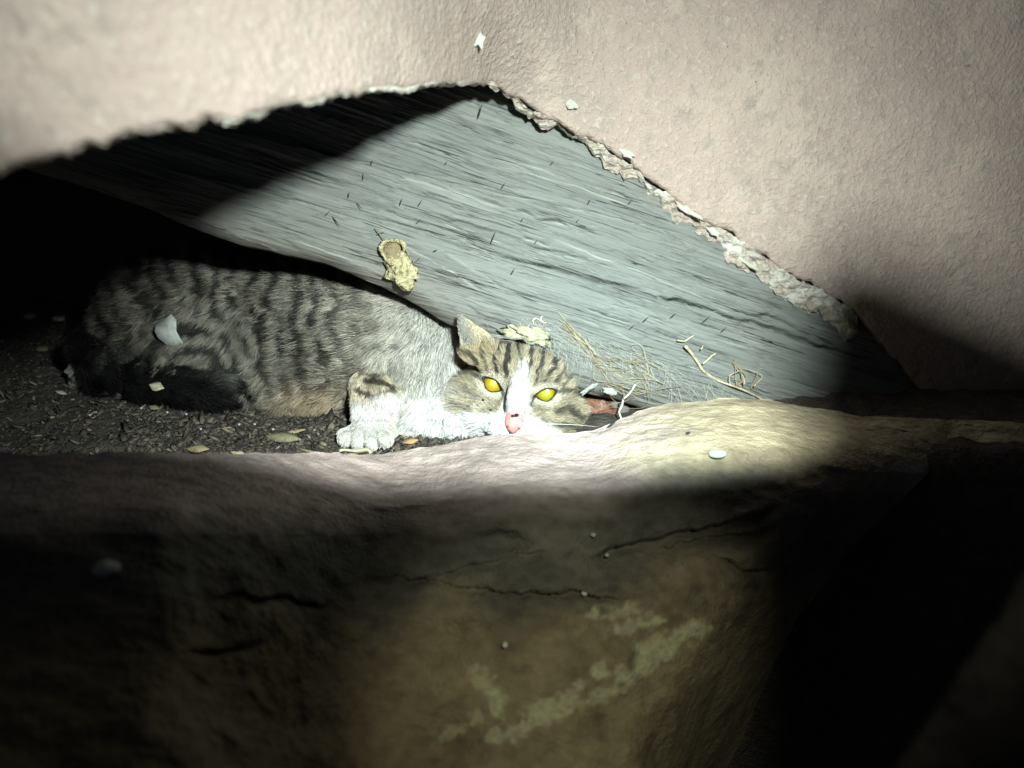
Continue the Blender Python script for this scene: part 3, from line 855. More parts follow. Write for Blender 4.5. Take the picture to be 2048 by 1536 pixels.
    # pale rings round the eyes
    for s in (-1, 1):
        a, b, _ = eye_coord(p, s)
        e = np.hypot(a / 14.5, (b + 1.5) / 11)
        Hc = mixc(Hc, (.62, .58, .46), .85 * (1 - sst(.72, 1.08, e)))
        # cheek and temple lines behind the outer corner
        for pts in ([(s * 31, 6), (s * 42, 8), (s * 54, 4)], [(s * 30, -10), (s * 42, -6), (s * 54, -12)], [(s * 34, -20), (s * 45, -18), (s * 55, -24)], [(s * 36, 18), (s * 46, 24), (s * 52, 22)]):
            dl = seg_d(r, u, pts)
            Hc = mixc(Hc, dark * 1.8, .8 * (1 - sst(1.0, 3.2, dl + 1.0 * n2)))
        Hc = mixc(Hc, dark, (1 - sst(1.0, 2.0, seg_d(r, u, [(s * 13.5, -.5), (s * 11.5, -5), (s * 11, -10)]))) * .9)
    ear = sd_flat(p, EAR_A, EAR_T, .0145, .0036, 2.8) < .0015
    ex = (px - 914) - (py - 622) * .40
    Hc = np.where((ear & (py < 690))[:, None], mixc(mixc(np.tile([.33, .33, .30], (len(p), 1)), (.46, .41, .29), sst(-2, 16, ex + 6 * n2)), (.62, .58, .48), .7 * sst(-9, -15, ex)), Hc)
    Hc = mixc(Hc, (.52, .48, .38), .5 * sst(2, -12, u + 3 * n1) * sst(-14, -24, r))
    Hc = mixc(Hc, (.60, .59, .53), .7 * sst(-40, -55, r + 4 * n1) * (u < 14))
    # white blaze and muzzle
    bl = np.interp(u, [-20, -8, 4, 14, 22, 25], [13, 10, 7, 5.2, 2.2, 0])
    Hc = mixc(Hc, (.84, .84, .81), 1 - sst(bl - 2.8, bl + 2.8, np.abs(r) + 2.2 * n2 + 1.2 * vn(r / 1.3, u / 5, 0, 118) + (u > 25) * 50))
    mz = np.hypot(r / np.where(r > 0, 43, 27), (u + 33) / 16.5) + .08 * n1
    mz2 = np.hypot((r + 28) / 30, (u + 36) / 15) + .08 * n1
    Hc = mixc(Hc, (.86, .86, .83), 1 - sst(.8, 1.08, np.minimum(mz, mz2)))
    Hc = mixc(Hc, (.80, .80, .77), sst(-24, -34, u + 4 * n1))
    return np.clip(np.where((lab == 3)[:, None], Hc, C), .008, .9)

labV = part_of(CV)
M_SKIN = mat("cat_skin", (.2, .2, .2), .9, attr=True, spec=.1)
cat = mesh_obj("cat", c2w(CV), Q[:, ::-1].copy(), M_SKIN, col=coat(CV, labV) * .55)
tag(cat, "tabby cat with white muzzle and yellow eyes crouching flat behind the rock ledge", "cat")

# fur: individual hairs, coloured like the coat under them
tri = np.concatenate([Q[:, [0, 1, 2]], Q[:, [0, 2, 3]]])
a_, b_, c_ = CV[tri[:, 0]], CV[tri[:, 1]], CV[tri[:, 2]]
cn = np.cross(b_ - a_, c_ - a_); ar = np.linalg.norm(cn, axis=1); fn = cn / (ar[:, None] + 1e-15)
cc = (a_ + b_ + c_) / 3
# outward normals from the field gradient
def fgrad(p):
    e = .0022; g = np.stack([field_at(p + np.eye(3)[i] * e) - field_at(p - np.eye(3)[i] * e) for i in range(3)], -1)
    return g / (np.linalg.norm(g, axis=1)[:, None] + 1e-9)
facing = -(fgrad(cc) * cc / np.linalg.norm(cc, axis=1)[:, None]).sum(1)
wgt = ar * np.where(facing > -.25, 1, .15)
labF = part_of(cc)
wgt = wgt * np.choose(labF, [1.0, 1.5, 1.1, 1.9])
NH = 230000
ti = rng.choice(len(tri), NH, p=wgt / wgt.sum())
r1, r2 = rng.random(NH), rng.random(NH); s1 = np.sqrt(r1)
root = a_[ti] * (1 - s1)[:, None] + b_[ti] * (s1 * (1 - r2))[:, None] + c_[ti] * (s1 * r2)[:, None]
keep = c2w(root)[:, 2] > -.006
for s in (-1, 1):
    a, b, f = eye_coord(root, s); pr = np.maximum(1 - (a / (HW + 1.2)) ** 2, 0)
    keep &= ~((np.abs(a) < HW + 1) & (b < (HT + .5) * pr) & (b > -(HBt + .9) * pr) & (f > -5))
r, u, f = hl(root)
keep &= ~((np.hypot(r / 7.6, (u + 20.5) / 10.5) < 1) & (f > 15))
root = root[keep]; NH = len(root)
nrm = fgrad(root); lab = part_of(root); r, u, f = hl(root); px, py = c2px(root)
D = np.tile([-.93, -.28, .1], (NH, 1))
D[:, 1] -= .8 * sst(760, 850, py)
inth = (np.hypot(px - 395, py - 735) < 150) & (px < 560)
D[inth] = np.stack([-(py - 735) * -.0 - .6 + 0 * px, -.9 + 0 * px, 0 * px], -1)[inth]
wx = sst(700, 880, px + 40 * vn(px / 40, py / 40, 0, 140))[:, None]; D = D * (1 - wx) + np.array([-.25, -.95, -.05]) * wx
D[lab == 1] = [-.05, -1, -.15]
for i in range(len(TAIL) - 1):
    A, Bq = B(*TAIL[i][:3]), B(*TAIL[i + 1][:3]); d = (Bq - A) / np.linalg.norm(Bq - A)
    t = ((root - A) @ d) / np.linalg.norm(Bq - A)
    D[(lab == 2) & (t > 0) & (t < 1.3)] = d
nose_p = H(0, -16, 20)
hd = root - nose_p; hd = hd / np.linalg.norm(hd, axis=1)[:, None]
D[lab == 3] = hd[lab == 3]
D = D - (D * nrm).sum(1)[:, None] * nrm * .9
cl = np.stack([vn(root[:, 0] * 170, root[:, 1] * 170, root[:, 2] * 170, 120 + i) for i in range(3)], -1)
cl2 = np.stack([vn(root[:, 0] * 60, root[:, 1] * 60, root[:, 2] * 60, 130 + i) for i in range(3)], -1)
D = D / (np.linalg.norm(D, axis=1)[:, None] + 1e-9) + .45 * cl + .30 * cl2 + rng.normal(0, .14, (NH, 3))
D = D / np.linalg.norm(D, axis=1)[:, None]
ln = np.choose(lab, [.0115, .0042, .014, .0055])
ln = np.where(lab == 3, np.interp(np.hypot(r, u + 8), [0, 12, 26, 42, 60], [2.0, 2.6, 4.2, 6.5, 10.5]) * .001, ln)
for s in (-1, 1):
    a, b, _ = eye_coord(root, s); e = np.hypot(a / 13, b / 10)
    ln = np.where(lab == 3, ln * (.35 + .65 * sst(.8, 1.7, e)), ln)
ln = np.where((lab == 3) & (u > 22) & (np.abs(r) > 34), .004, ln)
ln = np.where((lab == 3) & (py < 690) & (px < 1000), .0022, ln)
ln = np.where((lab == 1) & (py > 838), .0017, ln)
ln = np.where((lab == 0) & (px > 800), .0135, ln)
ln = ln * rng.uniform(.7, 1.2, NH)
NPT = 5
tt = np.linspace(0, 1, NPT)[None, :, None]
lift = np.where(lab == 3, .42, .5)[:, None, None]
pts = root[:, None] + ln[:, None, None] * (nrm[:, None] * lift * (tt - .45 * tt ** 2) + D[:, None] * (.35 * tt + .6 * tt ** 1.8))
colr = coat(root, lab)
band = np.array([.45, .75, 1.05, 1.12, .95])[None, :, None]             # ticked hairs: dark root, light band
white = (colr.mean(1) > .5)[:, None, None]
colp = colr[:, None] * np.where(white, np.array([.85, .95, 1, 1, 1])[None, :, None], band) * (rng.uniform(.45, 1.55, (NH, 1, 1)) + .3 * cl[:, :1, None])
hc = bpy.data.hair_curves.new("fur")
hc.add_curves([NPT] * NH)
hc.position_data.foreach_set('vector', c2w(pts.reshape(-1, 3)).astype(np.float32).ravel())
ra = hc.attributes.new('radius', 'FLOAT', 'POINT')
rad = np.choose(lab, [.00017, .00013, .0002, .00012])[:, None] * np.array([1, 1, .9, .65, .2])[None, :]
ra.data.foreach_set('value', rad.astype(np.float32).ravel())
ca = hc.attributes.new('col', 'FLOAT_COLOR', 'POINT')
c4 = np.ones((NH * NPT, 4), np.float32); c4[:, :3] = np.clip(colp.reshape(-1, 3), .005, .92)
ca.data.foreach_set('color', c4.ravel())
M_FUR = mat("cat_fur", (.2, .2, .2), .55, attr=True, spec=.25)
hc.materials.append(M_FUR)
fur = bpy.data.objects.new("fur", hc); COL.objects.link(fur); fur.parent = cat

# eyes
M_IRIS = mat("yellow_iris", (.8, .66, .02), .12, attr=True, spec=.6)
M_GREEN = mat("green_eyeshine", (.40, .56, .07), .2, None, None, spec=.5)
M_GOLD = mat("gold_eyeshine", (.62, .58, .10), .2)
M_LID = mat("dark_lid", (.02, .016, .014), .5)
for s in (-1, 1):
    fe = EYES[s]
    v, f_ = ball(32, 20); R = 10.8
    v = H(v[:, 0] * R + s * 22.0, v[:, 1] * R + 3.4, v[:, 2] * R + fe - 1.4 - R + .6)
    cr_, cu_, _ = hl(v); dl_ = np.hypot((cr_ - s * 22.0), (cu_ - 3.0)) + .5 * vn(cr_ * 1.4, cu_ * 1.4, s, 150)
    ic = np.stack([np.interp(dl_, [0, 3, 5.5, 7.5, 9.5], q) for q in ([.38, .37, .31, .21, .09], [.34, .30, .22, .125, .045], [.04, .02, .008, .005, .004])], -1)
    if s > 0: ic = ic * np.array([.86, 1.04, 1.0])
    eye = mesh_obj("eye", c2w(v), f_, M_IRIS, cat, True, ic)
    # pale eyeshine of the pupil, painted as a colour patch lying on the iris
    v, f_ = ball(18, 8)
    v = np.stack([v[:, 0] * 2.5 + s * 22.0 + (.9 if s > 0 else .3), v[:, 1] * 2.9 + 4.2, v[:, 2] * .3 + fe - .8], -1)
    v[:, :2] += np.stack([vn(v[:, 0] * 2, v[:, 1] * 2, 1.1, 151), vn(v[:, 0] * 2, v[:, 1] * 2, 4.1, 152)], -1) * .5
    mesh_obj("pupil", c2w(H(v[:, 0], v[:, 1], v[:, 2])), f_, M_GREEN if s > 0 else M_GOLD, eye)
    t = math.radians(24); ring = []
    for k in range(49):
        q = k / 48 * 2
        a = HW * (1 - abs(1 - q) * 2 if False else math.cos(math.pi * q))
        b = (HT if q <= 1 else -HBt) * (1 - (a / HW) ** 2)
        rr_, uu_ = a * math.cos(t) - b * math.sin(t), a * math.sin(t) + b * math.cos(t)
        ring.append((s * rr_ + s * 22.0, uu_ + 3.6))
    ring = np.array(ring); fz = np.array([surf_f(x * 1.0, y) for x, y in ring])
    fz = np.clip(fz, fe - 3.5, fe + 2.5); fz = (np.roll(fz, 1) + fz + np.roll(fz, -1)) / 3 + .2
    wid = .0005 + .0005 * np.abs(np.cos(np.linspace(0, 2 * math.pi, 49)))
    v, f_ = tube(c2w(H(ring[:, 0], ring[:, 1], fz)), wid, 6)
    mesh_obj("eyelid", v, f_, M_LID, cat)
# nose
M_NOSE = mat("pink_nose", (.56, .22, .205), .5, [(250, (.62, .34, .31), .45, .65)], [(900, .4, .0006)], spec=.4)
v, f_ = ball(28, 18)
w_ = np.interp(v[:, 1], [-1, -.55, .1, .6, 1], [.55, 1.0, 1.0, .72, .5])
nz_f = surf_f(0.3, -21)
v = np.stack([v[:, 0] * 7.7 * w_ + .3, v[:, 1] * 11.2 - 21.0, v[:, 2] * 4.2 * (1 - .25 * v[:, 1]) + nz_f - 2.3 - 2.4 * np.clip(v[:, 1], 0, 1)], -1)
nose = mesh_obj("nose", c2w(H(v[:, 0], v[:, 1], v[:, 2])), f_, M_NOSE, cat)
M_BLACK = mat("scab", (.03, .012, .010), .4)
for s in (-1, 1):
    v, f_ = lump(c2w(H(s * 4.2 + .3, -27.2, nz_f + .5)), (.0011, .0006, .0009), None, .1)
    mesh_obj("nostril", v, f_, mat("nostril_dark", (.25, .06, .06), .5), nose)
v, f_ = merge([lump(c2w(H(-.8, -18.5, nz_f + 1.2)), (.0023, .0012, .0011), None, .4, 3, 3), lump(c2w(H(1.2, -17.3, nz_f + 1.0)), (.0017, .0015, .0013), None, .3, 3, 4)])
mesh_obj("scab", v, f_, M_BLACK, nose)
# whiskers, claws, specks of dirt in the white fur
M_WHISK = mat("whisker", (.85, .85, .82), .4)
for s in (-1, 1):
    for k in range(7):
        b0 = (s * (13 + 1.5 * (k % 3)), -23 - 2.2 * (k // 2), 24)
        n_ = 10; t = np.linspace(0, 1, n_); Ls = 46 + 18 * random.random()
        an = math.radians(random.uniform(-30, 14))
        rr_ = b0[0] + s * Ls * t * math.cos(an); uu_ = b0[1] + Ls * t * math.sin(an) - 5 * t ** 2; ff_ = b0[2] - 16 * t ** 1.6
        v, f_ = tube(c2w(H(rr_, uu_, ff_)), np.linspace(.00030, .00008, n_), 4)
        mesh_obj("whisker", v, f_, M_WHISK, cat)
M_CLAW = mat("claw", (.45, .38, .28), .35)
for tx, ty in ((689, 887), (713, 894), (739, 895), (765, 890)):
    p0 = B(tx, ty, .5925); v, f_ = tube(c2w(np.array([p0, p0 + [-.0012, -.0012, -.0028], p0 + [-.002, -.0032, -.0042]])), [.0011, .0008, .0002], 6)
    mesh_obj("claw", v, f_, M_CLAW, cat)
for x, y, sz in ((981, 820, .0009), (981, 845, .0011), (979, 873, .0016), (990, 824, .0007), (966, 800, .0009)):
    rr_, uu_, _ = hl(px2c(x, y, .60))
    v, f_ = lump(c2w(H(rr_, uu_, surf_f(rr_, uu_) + 3.0)), (sz, sz * .8, sz), None, .4, 3, int(x))
    mesh_obj("dirt_speck", v, f_, M_LID, cat)

#@@ENDCAT@@
# ------------------------------------------------------------------ loose soil, leaves and litter
def obj_at(name, vf, m, label, cat_, group=None, parent=None):
    o = mesh_obj(name, vf[0], vf[1], m, parent)
    return tag(o, label, cat_, group)
def soil_pt(px, py, off=0.0):
    g = ground_hit(np.array(float(px)), np.array(float(py)), .004)
    g[2] = float(ground_h(g[0:1], g[1:2])[0]) + off
    return g
ico = []
ph = (1 + 5 ** .5) / 2
for a in (-1, 1):
    for b in (-ph, ph): ico += [(0, a, b), (a, b, 0), (b, 0, a)]
ico = np.array(ico) / 1.9
icf = []
for i in range(12):
    for j in range(i + 1, 12):
        for k in range(j + 1, 12):
            d = [np.linalg.norm(ico[x] - ico[y]) for x, y in ((i, j), (j, k), (i, k))]
            if max(d) < 1.2:
                n = np.cross(ico[j] - ico[i], ico[k] - ico[i])
                icf.append((i, j, k) if n @ ico[i] > 0 else (i, k, j))
icf = np.array(icf)
NC = 15000
cpx = np.concatenate([rng.uniform(-60, 900, NC // 2), rng.uniform(250, 1000, NC - NC // 2)])
cpy = np.where(np.arange(NC) < NC // 2, rng.uniform(590, 912, NC), rng.uniform(790, 912, NC))
g = ground_hit(cpx, cpy, .003)
g[:, 2] = ground_h(g[:, 0], g[:, 1]) + .0006
szc = (rng.gamma(1.7, .00055, NC) + .0006) * np.where(rng.random(NC) < .09, 1.9, 1.0)
szc = np.minimum(szc, .0042)
el = np.stack([rng.uniform(.6, 2.1, NC), rng.uniform(.45, 1.0, NC), rng.uniform(.15, .5, NC)], -1)
an = rng.uniform(0, 2 * math.pi, NC); tl2 = rng.normal(0, .5, NC)
vv_ = ico[None] * el[:, None] * szc[:, None, None] * rng.uniform(.7, 1.25, (NC, 12, 1))
vv_[..., 2] += vv_[..., 0] * tl2[:, None]
x_ = vv_[..., 0] * np.cos(an)[:, None] - vv_[..., 1] * np.sin(an)[:, None]; y_ = vv_[..., 0] * np.sin(an)[:, None] + vv_[..., 1] * np.cos(an)[:, None]
vv_ = np.stack([x_, y_, vv_[..., 2]], -1) + g[:, None]
base = np.array([[.060, .053, .045], [.105, .088, .066], [.14, .125, .095], [.035, .032, .029], [.24, .21, .15]])
cc_ = base[rng.choice(5, NC, p=[.36, .26, .11, .23, .04])] * rng.uniform(.7, 1.3, (NC, 1))
ff_ = (icf[None] + 12 * np.arange(NC)[:, None, None]).reshape(-1, 3)
crumbs = mesh_obj("soil_crumbs", vv_.reshape(-1, 3), ff_, M_CRUMB, None, False, np.repeat(cc_, 12, 0))
tag(crumbs, "dark crumbly soil and leaf litter under and around the cat", None, None, "stuff")

M_TAN = mat("dry_leaf_tan", (.34, .29, .17), .6, [(220, (.20, .15, .08), .5, .7)], [(500, .5, .001)])
M_OLIVE = mat("dry_leaf_olive", (.24, .23, .14), .6, [(220, (.14, .12, .07), .5, .7)], [(500, .5, .001)])
M_ORANGE = mat("dry_leaf_orange", (.46, .28, .12), .6, [(220, (.28, .15, .06), .5, .7)])
M_PALE = mat("pale_flake", (.50, .52, .47), .8, [(160, (.36, .36, .32), .5, .7)], [(500, .4, .001)])
M_YEL = mat("pale_yellow_leaf", (.55, .54, .36), .6, [(200, (.35, .33, .2), .55, .7)], [(400, .6, .001)])
def litter(name, x, y, L, Wd, ang, m, label, cat_, bend=.12, group=None, pointy=True, off=.0025, up=(0, -.35, 1), seed=None):
    p = soil_pt(x, y, off); k = w2c(p)[2] / F_PX
    return obj_at(name, chip(p, np.array(up), L * k, Wd * k, .0009, ang, seed if seed is not None else int(x + y), bend, pointy), m, label, cat_, group)
litter("dry_leaf", 567, 876, 72, 30, .1, M_OLIVE, "broad olive brown dry leaf on the soil left of the cat's paw", "leaf")
litter("straw", 628, 892, 70, 7, .35, M_TAN, "thin tan straw lying on the soil just left of the cat's paw", "straw", .02)
litter("dry_leaf", 822, 884, 30, 16, -.3, M_ORANGE, "small orange leaf fragment right of the cat's forepaw", "leaf")
litter("dry_leaf", 395, 893, 46, 22, 0, M_TAN, "tan leaf half buried at the back edge of the rock, left of the paw", "leaf")
litter("dry_leaf", 475, 896, 34, 12, .2, M_YEL, "narrow pale leaf at the back edge of the rock beside the tan leaf", "leaf")
litter("wood_sliver", 122, 784, 30, 9, .35, M_PALE, "white sliver on the dark soil left of the cat's tail", "sliver", .02)
litter("wood_sliver", 242, 784, 34, 7, .3, M_TAN, "thin tan sliver on the soil touching the underside of the dark tail", "sliver", .02)
litter("wood_sliver", 450, 856, 26, 7, -.2, M_TAN, "short tan sliver on the soil below the tip of the tail", "sliver", .02)
litter("dry_leaf", 308, 816, 24, 14, .3, M_OLIVE, "small grey brown leaf fragment on the soil below the yellow leaf", "leaf")
litter("dry_leaf", 590, 860, 40, 12, -.3, M_TAN, "narrow tan leaf lying on the soil under the cat's belly", "leaf")
litter("dry_leaf", 655, 902, 46, 10, .1, M_YEL, "narrow yellow leaf on the rock edge left of the pale curled leaf", "leaf", .1)
for x, y, l in ((60, 632, "pale chip on the dark soil at the far left edge of the light"), (118, 640, "pale chip on the dark soil beside the leftmost one"), (85, 700, "dull chip on the dark soil left of the cat's rump")):
    litter("soil_chip", x, y, 26, 16, .2, M_PALE if y < 660 else M_OLIVE, l, "chip", .05, "pale chips scattered on the soil", False)
# curled pale leaf on the rock in front of the paw
p = P(708, 908, .568)
ringp = np.array([p + AX_R * .0125 * math.cos(t) + np.array([0, .0055, .001]) * math.sin(t) + np.array([0, 0, .0012 * math.sin(3 * t)]) for t in np.linspace(0, 2 * math.pi, 26)])
obj_at("curled_leaf", tube(ringp, .0011 + .0008 * np.sin(np.linspace(0, 9, 26)) ** 2, 5), M_YEL, "pale curled leaf ring lying on the rock below the cat's forepaw", "leaf")
# yellow leaf and white flake lying on the cat's tail
p = P(314, 774, .652)
obj_at("dry_leaf", chip(p, -AX_F + .5 * AX_U, .0145, .0085, .0008, .25, 5, .06, True), M_YEL, "small yellow leaf resting against the cat's black tail", "leaf")
zt = .652
Vt = []
out = [(342, 628), (352, 640), (352, 662), (364, 684), (366, 690), (352, 696), (336, 692), (316, 676), (309, 662), (312, 650), (328, 640)]
n_ = len(out)
fr = np.array([px2c(x, y, zt - .004 * math.sin(i)) for i, (x, y) in enumerate(out)])
Vt = np.concatenate([fr, fr + [0, 0, .001], [fr.mean(0) + [0, 0, -.0012]], [fr.mean(0) + [0, 0, .001]]])
Ft = [(i, (i + 1) % n_, 2 * n_) for i in range(n_)] + [(n_ + (i + 1) % n_, n_ + i, 2 * n_ + 1) for i in range(n_)] + [(i, n_ + i, n_ + (i + 1) % n_, (i + 1) % n_) for i in range(n_)]
obj_at("white_scrap", (c2w(Vt), Ft), mat("white_scrap", (.46, .49, .46), .9, [(200, (.34, .36, .34), .45, .65)]), "pointed white scrap resting on the cat's haunch above its black tail", "scrap")
# pale stone by the tail
obj_at("pale_stone", lump(soil_pt(176, 762, .008), (.020, .012, .013), None, .35, 2, 9, 20, 14), mat("pale_stone", (.42, .41, .38), .9, [(120, (.22, .21, .2), .45, .6)], [(300, .8, .002)]), "lumpy pale stone on the soil left of the cat's black tail", "stone")
# wet glints in the soil
BDN = ["glistening bead on the soil under the yellow leaf on the tail", "glistening bead on the soil left of the tail, leftmost of all beads", "glistening bead under the middle of the black tail, the left one of a pair",
       "glistening bead under the middle of the black tail, the right one of a pair", "glistening bead below the tip of the black tail", "lowest glistening bead on the soil left of the olive leaf", "glistening bead right of the tail tip under the cat's belly", "glistening bead just above the broad olive leaf",
       "glistening bead close under the black tail, left of its tip", "glistening bead against the toes of the cat's forepaw", "glistening bead at the end of the straw left of the paw", "glistening bead right of the forepaw beside the orange leaf"]
M_BEAD = mat("wet_bead", (.55, .55, .52), .08, spec=1.0)
for i, (x, y) in enumerate(((282, 814), (180, 832), (335, 827), (372, 824), (478, 847), (402, 861), (509, 846), (546, 857), (455, 828), (700, 896), (620, 893), (800, 898))):
    p = soil_pt(x, y, .003)
    obj_at("water_bead", lump(p, (.0011, .0011, .001), None, .1, 2, i, 10, 7), M_BEAD, BDN[i], "water bead", "glistening beads on the soil")

# ------------------------------------------------------------------ things on the timber
SLN = {0: "longest dark sliver, standing steeply in the middle of the timber", 3: "dull dark sliver near the top corner of the hole", 6: "slanting dark sliver in the cluster left of and above the wasp nest", 5: "dark sliver crossing the cluster above the wasp nest, the upper one",
       7: "leftmost dark sliver of the cluster above the wasp nest", 18: "dark sliver on the lower timber above the straw bits", 25: "dark sliver on the timber close below the right end of the plaster edge", 2: "dark speck on the timber near the right plaster edge"}
M_SLIV = mat("dark_sliver", (.03, .032, .03), .7)
for i, (x, y, L, a) in enumerate(((983, 478, 28, 70), (1003, 375, 12, 60), (1173, 407, 10, 70), (957, 228, 30, 75), (725, 358, 14, 85), (718, 415, 20, -55), (672, 446, 30, -52), (655, 430, 16, 40), (800, 408, 15, 70), (838, 410, 16, 55), (697, 393, 12, 80), (1040, 443, 9, 60), (1068, 486, 9, 60), (912, 556, 14, 45), (868, 504, 10, 20), (1255, 407, 9, 50), (835, 446, 12, 40), (1022, 545, 14, 65), (1405, 640, 20, 45), (1285, 640, 16, 50), (1340, 632, 14, 45), (1258, 655, 14, 45), (742, 330, 10, 60), (760, 470, 18, 20), (1150, 445, 8, 60), (1440, 660, 14, 50), (890, 330, 8, 60), (1100, 330, 8, 50))):
    c = on_wood(x, y, .0028); k = w2c(c)[2] / F_PX
    d = math.cos(math.radians(a)) * AX_R + math.sin(math.radians(a)) * AX_U
    t = np.linspace(-.5, .5, 4)[:, None]
    obj_at("dark_splinter", tube(c + d * t * L * k + wn * .003 * (t + .5), np.array([.0001, .0006, .0004, .0001]) * (.6 + L / 45) * random.uniform(.6, 1.2), 5), M_SLIV, SLN.get(i, "tiny dark sliver clinging to the grey timber"), "splinter", "dark slivers on the timber")
M_NEST = mat("papery_nest", (.42, .39, .22), .95, [(240, (.22, .18, .10), .48, .62), (500, (.58, .56, .40), .55, .7)], [(420, 1, .003)])
cb_ = (AX_R, AX_U, -AX_F)
c = on_wood(800, 543, .006)
nest = obj_at("wasp_nest", lump(c, (.0112, .0136, .0055), (AX_R * .92 + AX_U * .39, AX_U * .92 - AX_R * .39, wn), .42, 3.0, 21, 26, 18), M_NEST, "crumbly yellowish old wasp nest stuck to the timber above the cat", "wasp nest")
c2 = on_wood(783, 508, .005)
rp = np.array([c2 + AX_R * (.0085 * math.cos(t) + .002 * math.sin(2 * t)) + AX_U * .0095 * math.sin(t) + wn * (.0035 + .002 * math.sin(3 * t)) for t in np.linspace(0, 2 * math.pi, 22)])
mesh_obj("rim", *tube(rp, .0010 + .0012 * np.abs(np.sin(np.linspace(0, 11, 22))), 6), M_NEST, nest)
mesh_obj("cup", *lump(c2, (.0078, .0085, .003), (AX_R, AX_U, wn), .3, 2.5, 23), mat("nest_inside", (.23, .19, .115), .95, None, [(400, 1, .003)]), nest)
for i, (x0, y0, x1, y1) in enumerate(((775, 495, 748, 460), (820, 530, 838, 518), (770, 490, 762, 500), (815, 515, 806, 498))):
    mesh_obj("fibre", *tube(np.array([on_wood(x0, y0, .006), on_wood((x0 + x1) / 2 + 2, (y0 + y1) / 2, .007), on_wood(x1, y1, .003)]), .00045, 4), M_NEST, nest)
M_SILK = mat("spider_silk", (.50, .52, .46), .8, [(300, (.34, .35, .31), .45, .65)], [(260, .8, .002)])
M_SAC = mat("egg_sac", (.36, .355, .25), .9, [(200, (.30, .27, .17), .45, .62)], [(330, 1, .002)])
obj_at("egg_sac", lump(on_wood(1058, 672, .004), (.018, .0070, .0026), (wu, ww, wn), .6, 2.6, 35, 22, 14), M_SAC, "long pale spider egg sac on the timber above the cat's forehead", "egg sac")
M_HUSK = mat("husk", (.50, .48, .35), .6)
for i, (x, y) in enumerate(((1068, 645), (1085, 640))):
    a = np.linspace(0, 4.2, 12)
    obj_at("curled_husk", tube(np.array([on_wood(x, y, .003) + AX_R * .004 * np.cos(t + i * 1.3) * (1 - t * .12) + AX_U * .003 * np.sin(t + i * 1.3) + wn * .0004 * t for t in a]), np.interp(a, [0, 2, 4.2], [.0003, .0009, .0003]), 6), M_HUSK, ("small curled pale husk on the timber, left of its twin", "small curled pale husk on the timber, right of its twin")[i], "husk")
for (x, y, w_, h_, nm) in ((1058, 672, 70, 30, 0),):
    host = [o for o in COL.objects if o.name.startswith('egg_sac')][nm]
    th_ = []
    for i in range(46):
        a = random.uniform(0, 2 * math.pi); r0_ = random.uniform(.1, .7); r1_ = r0_ + random.uniform(.3, .75)
        t = np.linspace(0, 1, 4)
        th_.append(tube(on_wood(x + w_ * math.cos(a) * r0_, y + h_ * math.sin(a) * r0_, .0045) * (1 - t)[:, None] + on_wood(x + w_ * math.cos(a + .4) * r1_, y + h_ * math.sin(a + .4) * r1_, .0005) * t[:, None] + wn * (.002 * 4 * t * (1 - t))[:, None], .00014, 3))
    mesh_obj("silk", *merge(th_), M_SILK, host)
# rootlets
M_ROOT = mat("dry_root", (.46, .42, .28), .8, [(200, (.30, .26, .16), .5, .65)])
M_ROOTB = mat("brown_root", (.30, .23, .14), .8)
def strand(pts, r0, r1, wob, seed, off=.004, offs=None):
    a = np.array(pts, float); n = max(8, 5 * len(a)); t = np.linspace(0, len(a) - 1, n)
    x = np.interp(t, range(len(a)), a[:, 0]); y = np.interp(t, range(len(a)), a[:, 1])
    for _ in range(2):
        x[1:-1] = (x[:-2] + x[2:] + 2 * x[1:-1]) / 4; y[1:-1] = (y[:-2] + y[2:] + 2 * y[1:-1]) / 4
    x = x + wob * vn(t * 1.3, 0 * t, seed * 1.7, 5); y = y + wob * vn(t * 1.3, 0 * t, seed * 2.3, 6)
    o = off + .004 * vn(t * .8, 0 * t, seed * .77, 8)
    return tube(wood_p(x, y) + wn * (np.maximum(o, .001) + .003)[:, None], np.linspace(r0, r1, n), 4)
for i in range(18):
    x0 = 1108 + random.uniform(-8, 8) + i * 2; y0 = 636 + i * 2 + random.uniform(-6, 6)
    obj_at("rootlet", strand([(x0, y0), (x0 + 38, y0 + 36), (x0 + 62 + random.uniform(-10, 14), y0 + 78), (1220 + random.uniform(-30, 60), 768 + random.uniform(-20, 22))], .00036, .00014, 8, i, .002), M_ROOT if i % 3 else M_ROOTB, "dry hair thin rootlet in the tuft hanging down the timber right of the cat's head", "rootlet", "rootlets in the tuft beside the cat's head")
for i in range(16):
    x0, y0 = 1290 + random.uniform(-70, 60), 745 + random.uniform(-40, 40)
    obj_at("tangled_root", strand([(x0, y0), (x0 + random.uniform(-60, 60), y0 + random.uniform(-30, 30)), (x0 + random.uniform(-60, 70), y0 + random.uniform(-20, 50)), (x0 + random.uniform(-50, 80), y0 + random.uniform(0, 50))], .00032, .00014, 10, 40 + i, .005), M_ROOT if i % 2 else M_ROOTB, "fine root in the tangle between timber and rock right of the cat", "rootlet", "roots tangled above the rock")
obj_at("long_root", strand([(1362, 690), (1384, 714), (1402, 745), (1430, 762), (1480, 782), (1520, 800), (1562, 818)], .0016, .0008, 3, 70, .004), M_ROOT, "long pale root running down the timber onto the rock", "root")
obj_at("white_twig", strand([(1262, 768), (1250, 790), (1240, 806), (1232, 822), (1234, 842)], .0011, .0008, 2, 71, .004), mat("white_twig", (.60, .62, .50), .7), "thin white twig standing between the brown bark and the black stone", "twig")
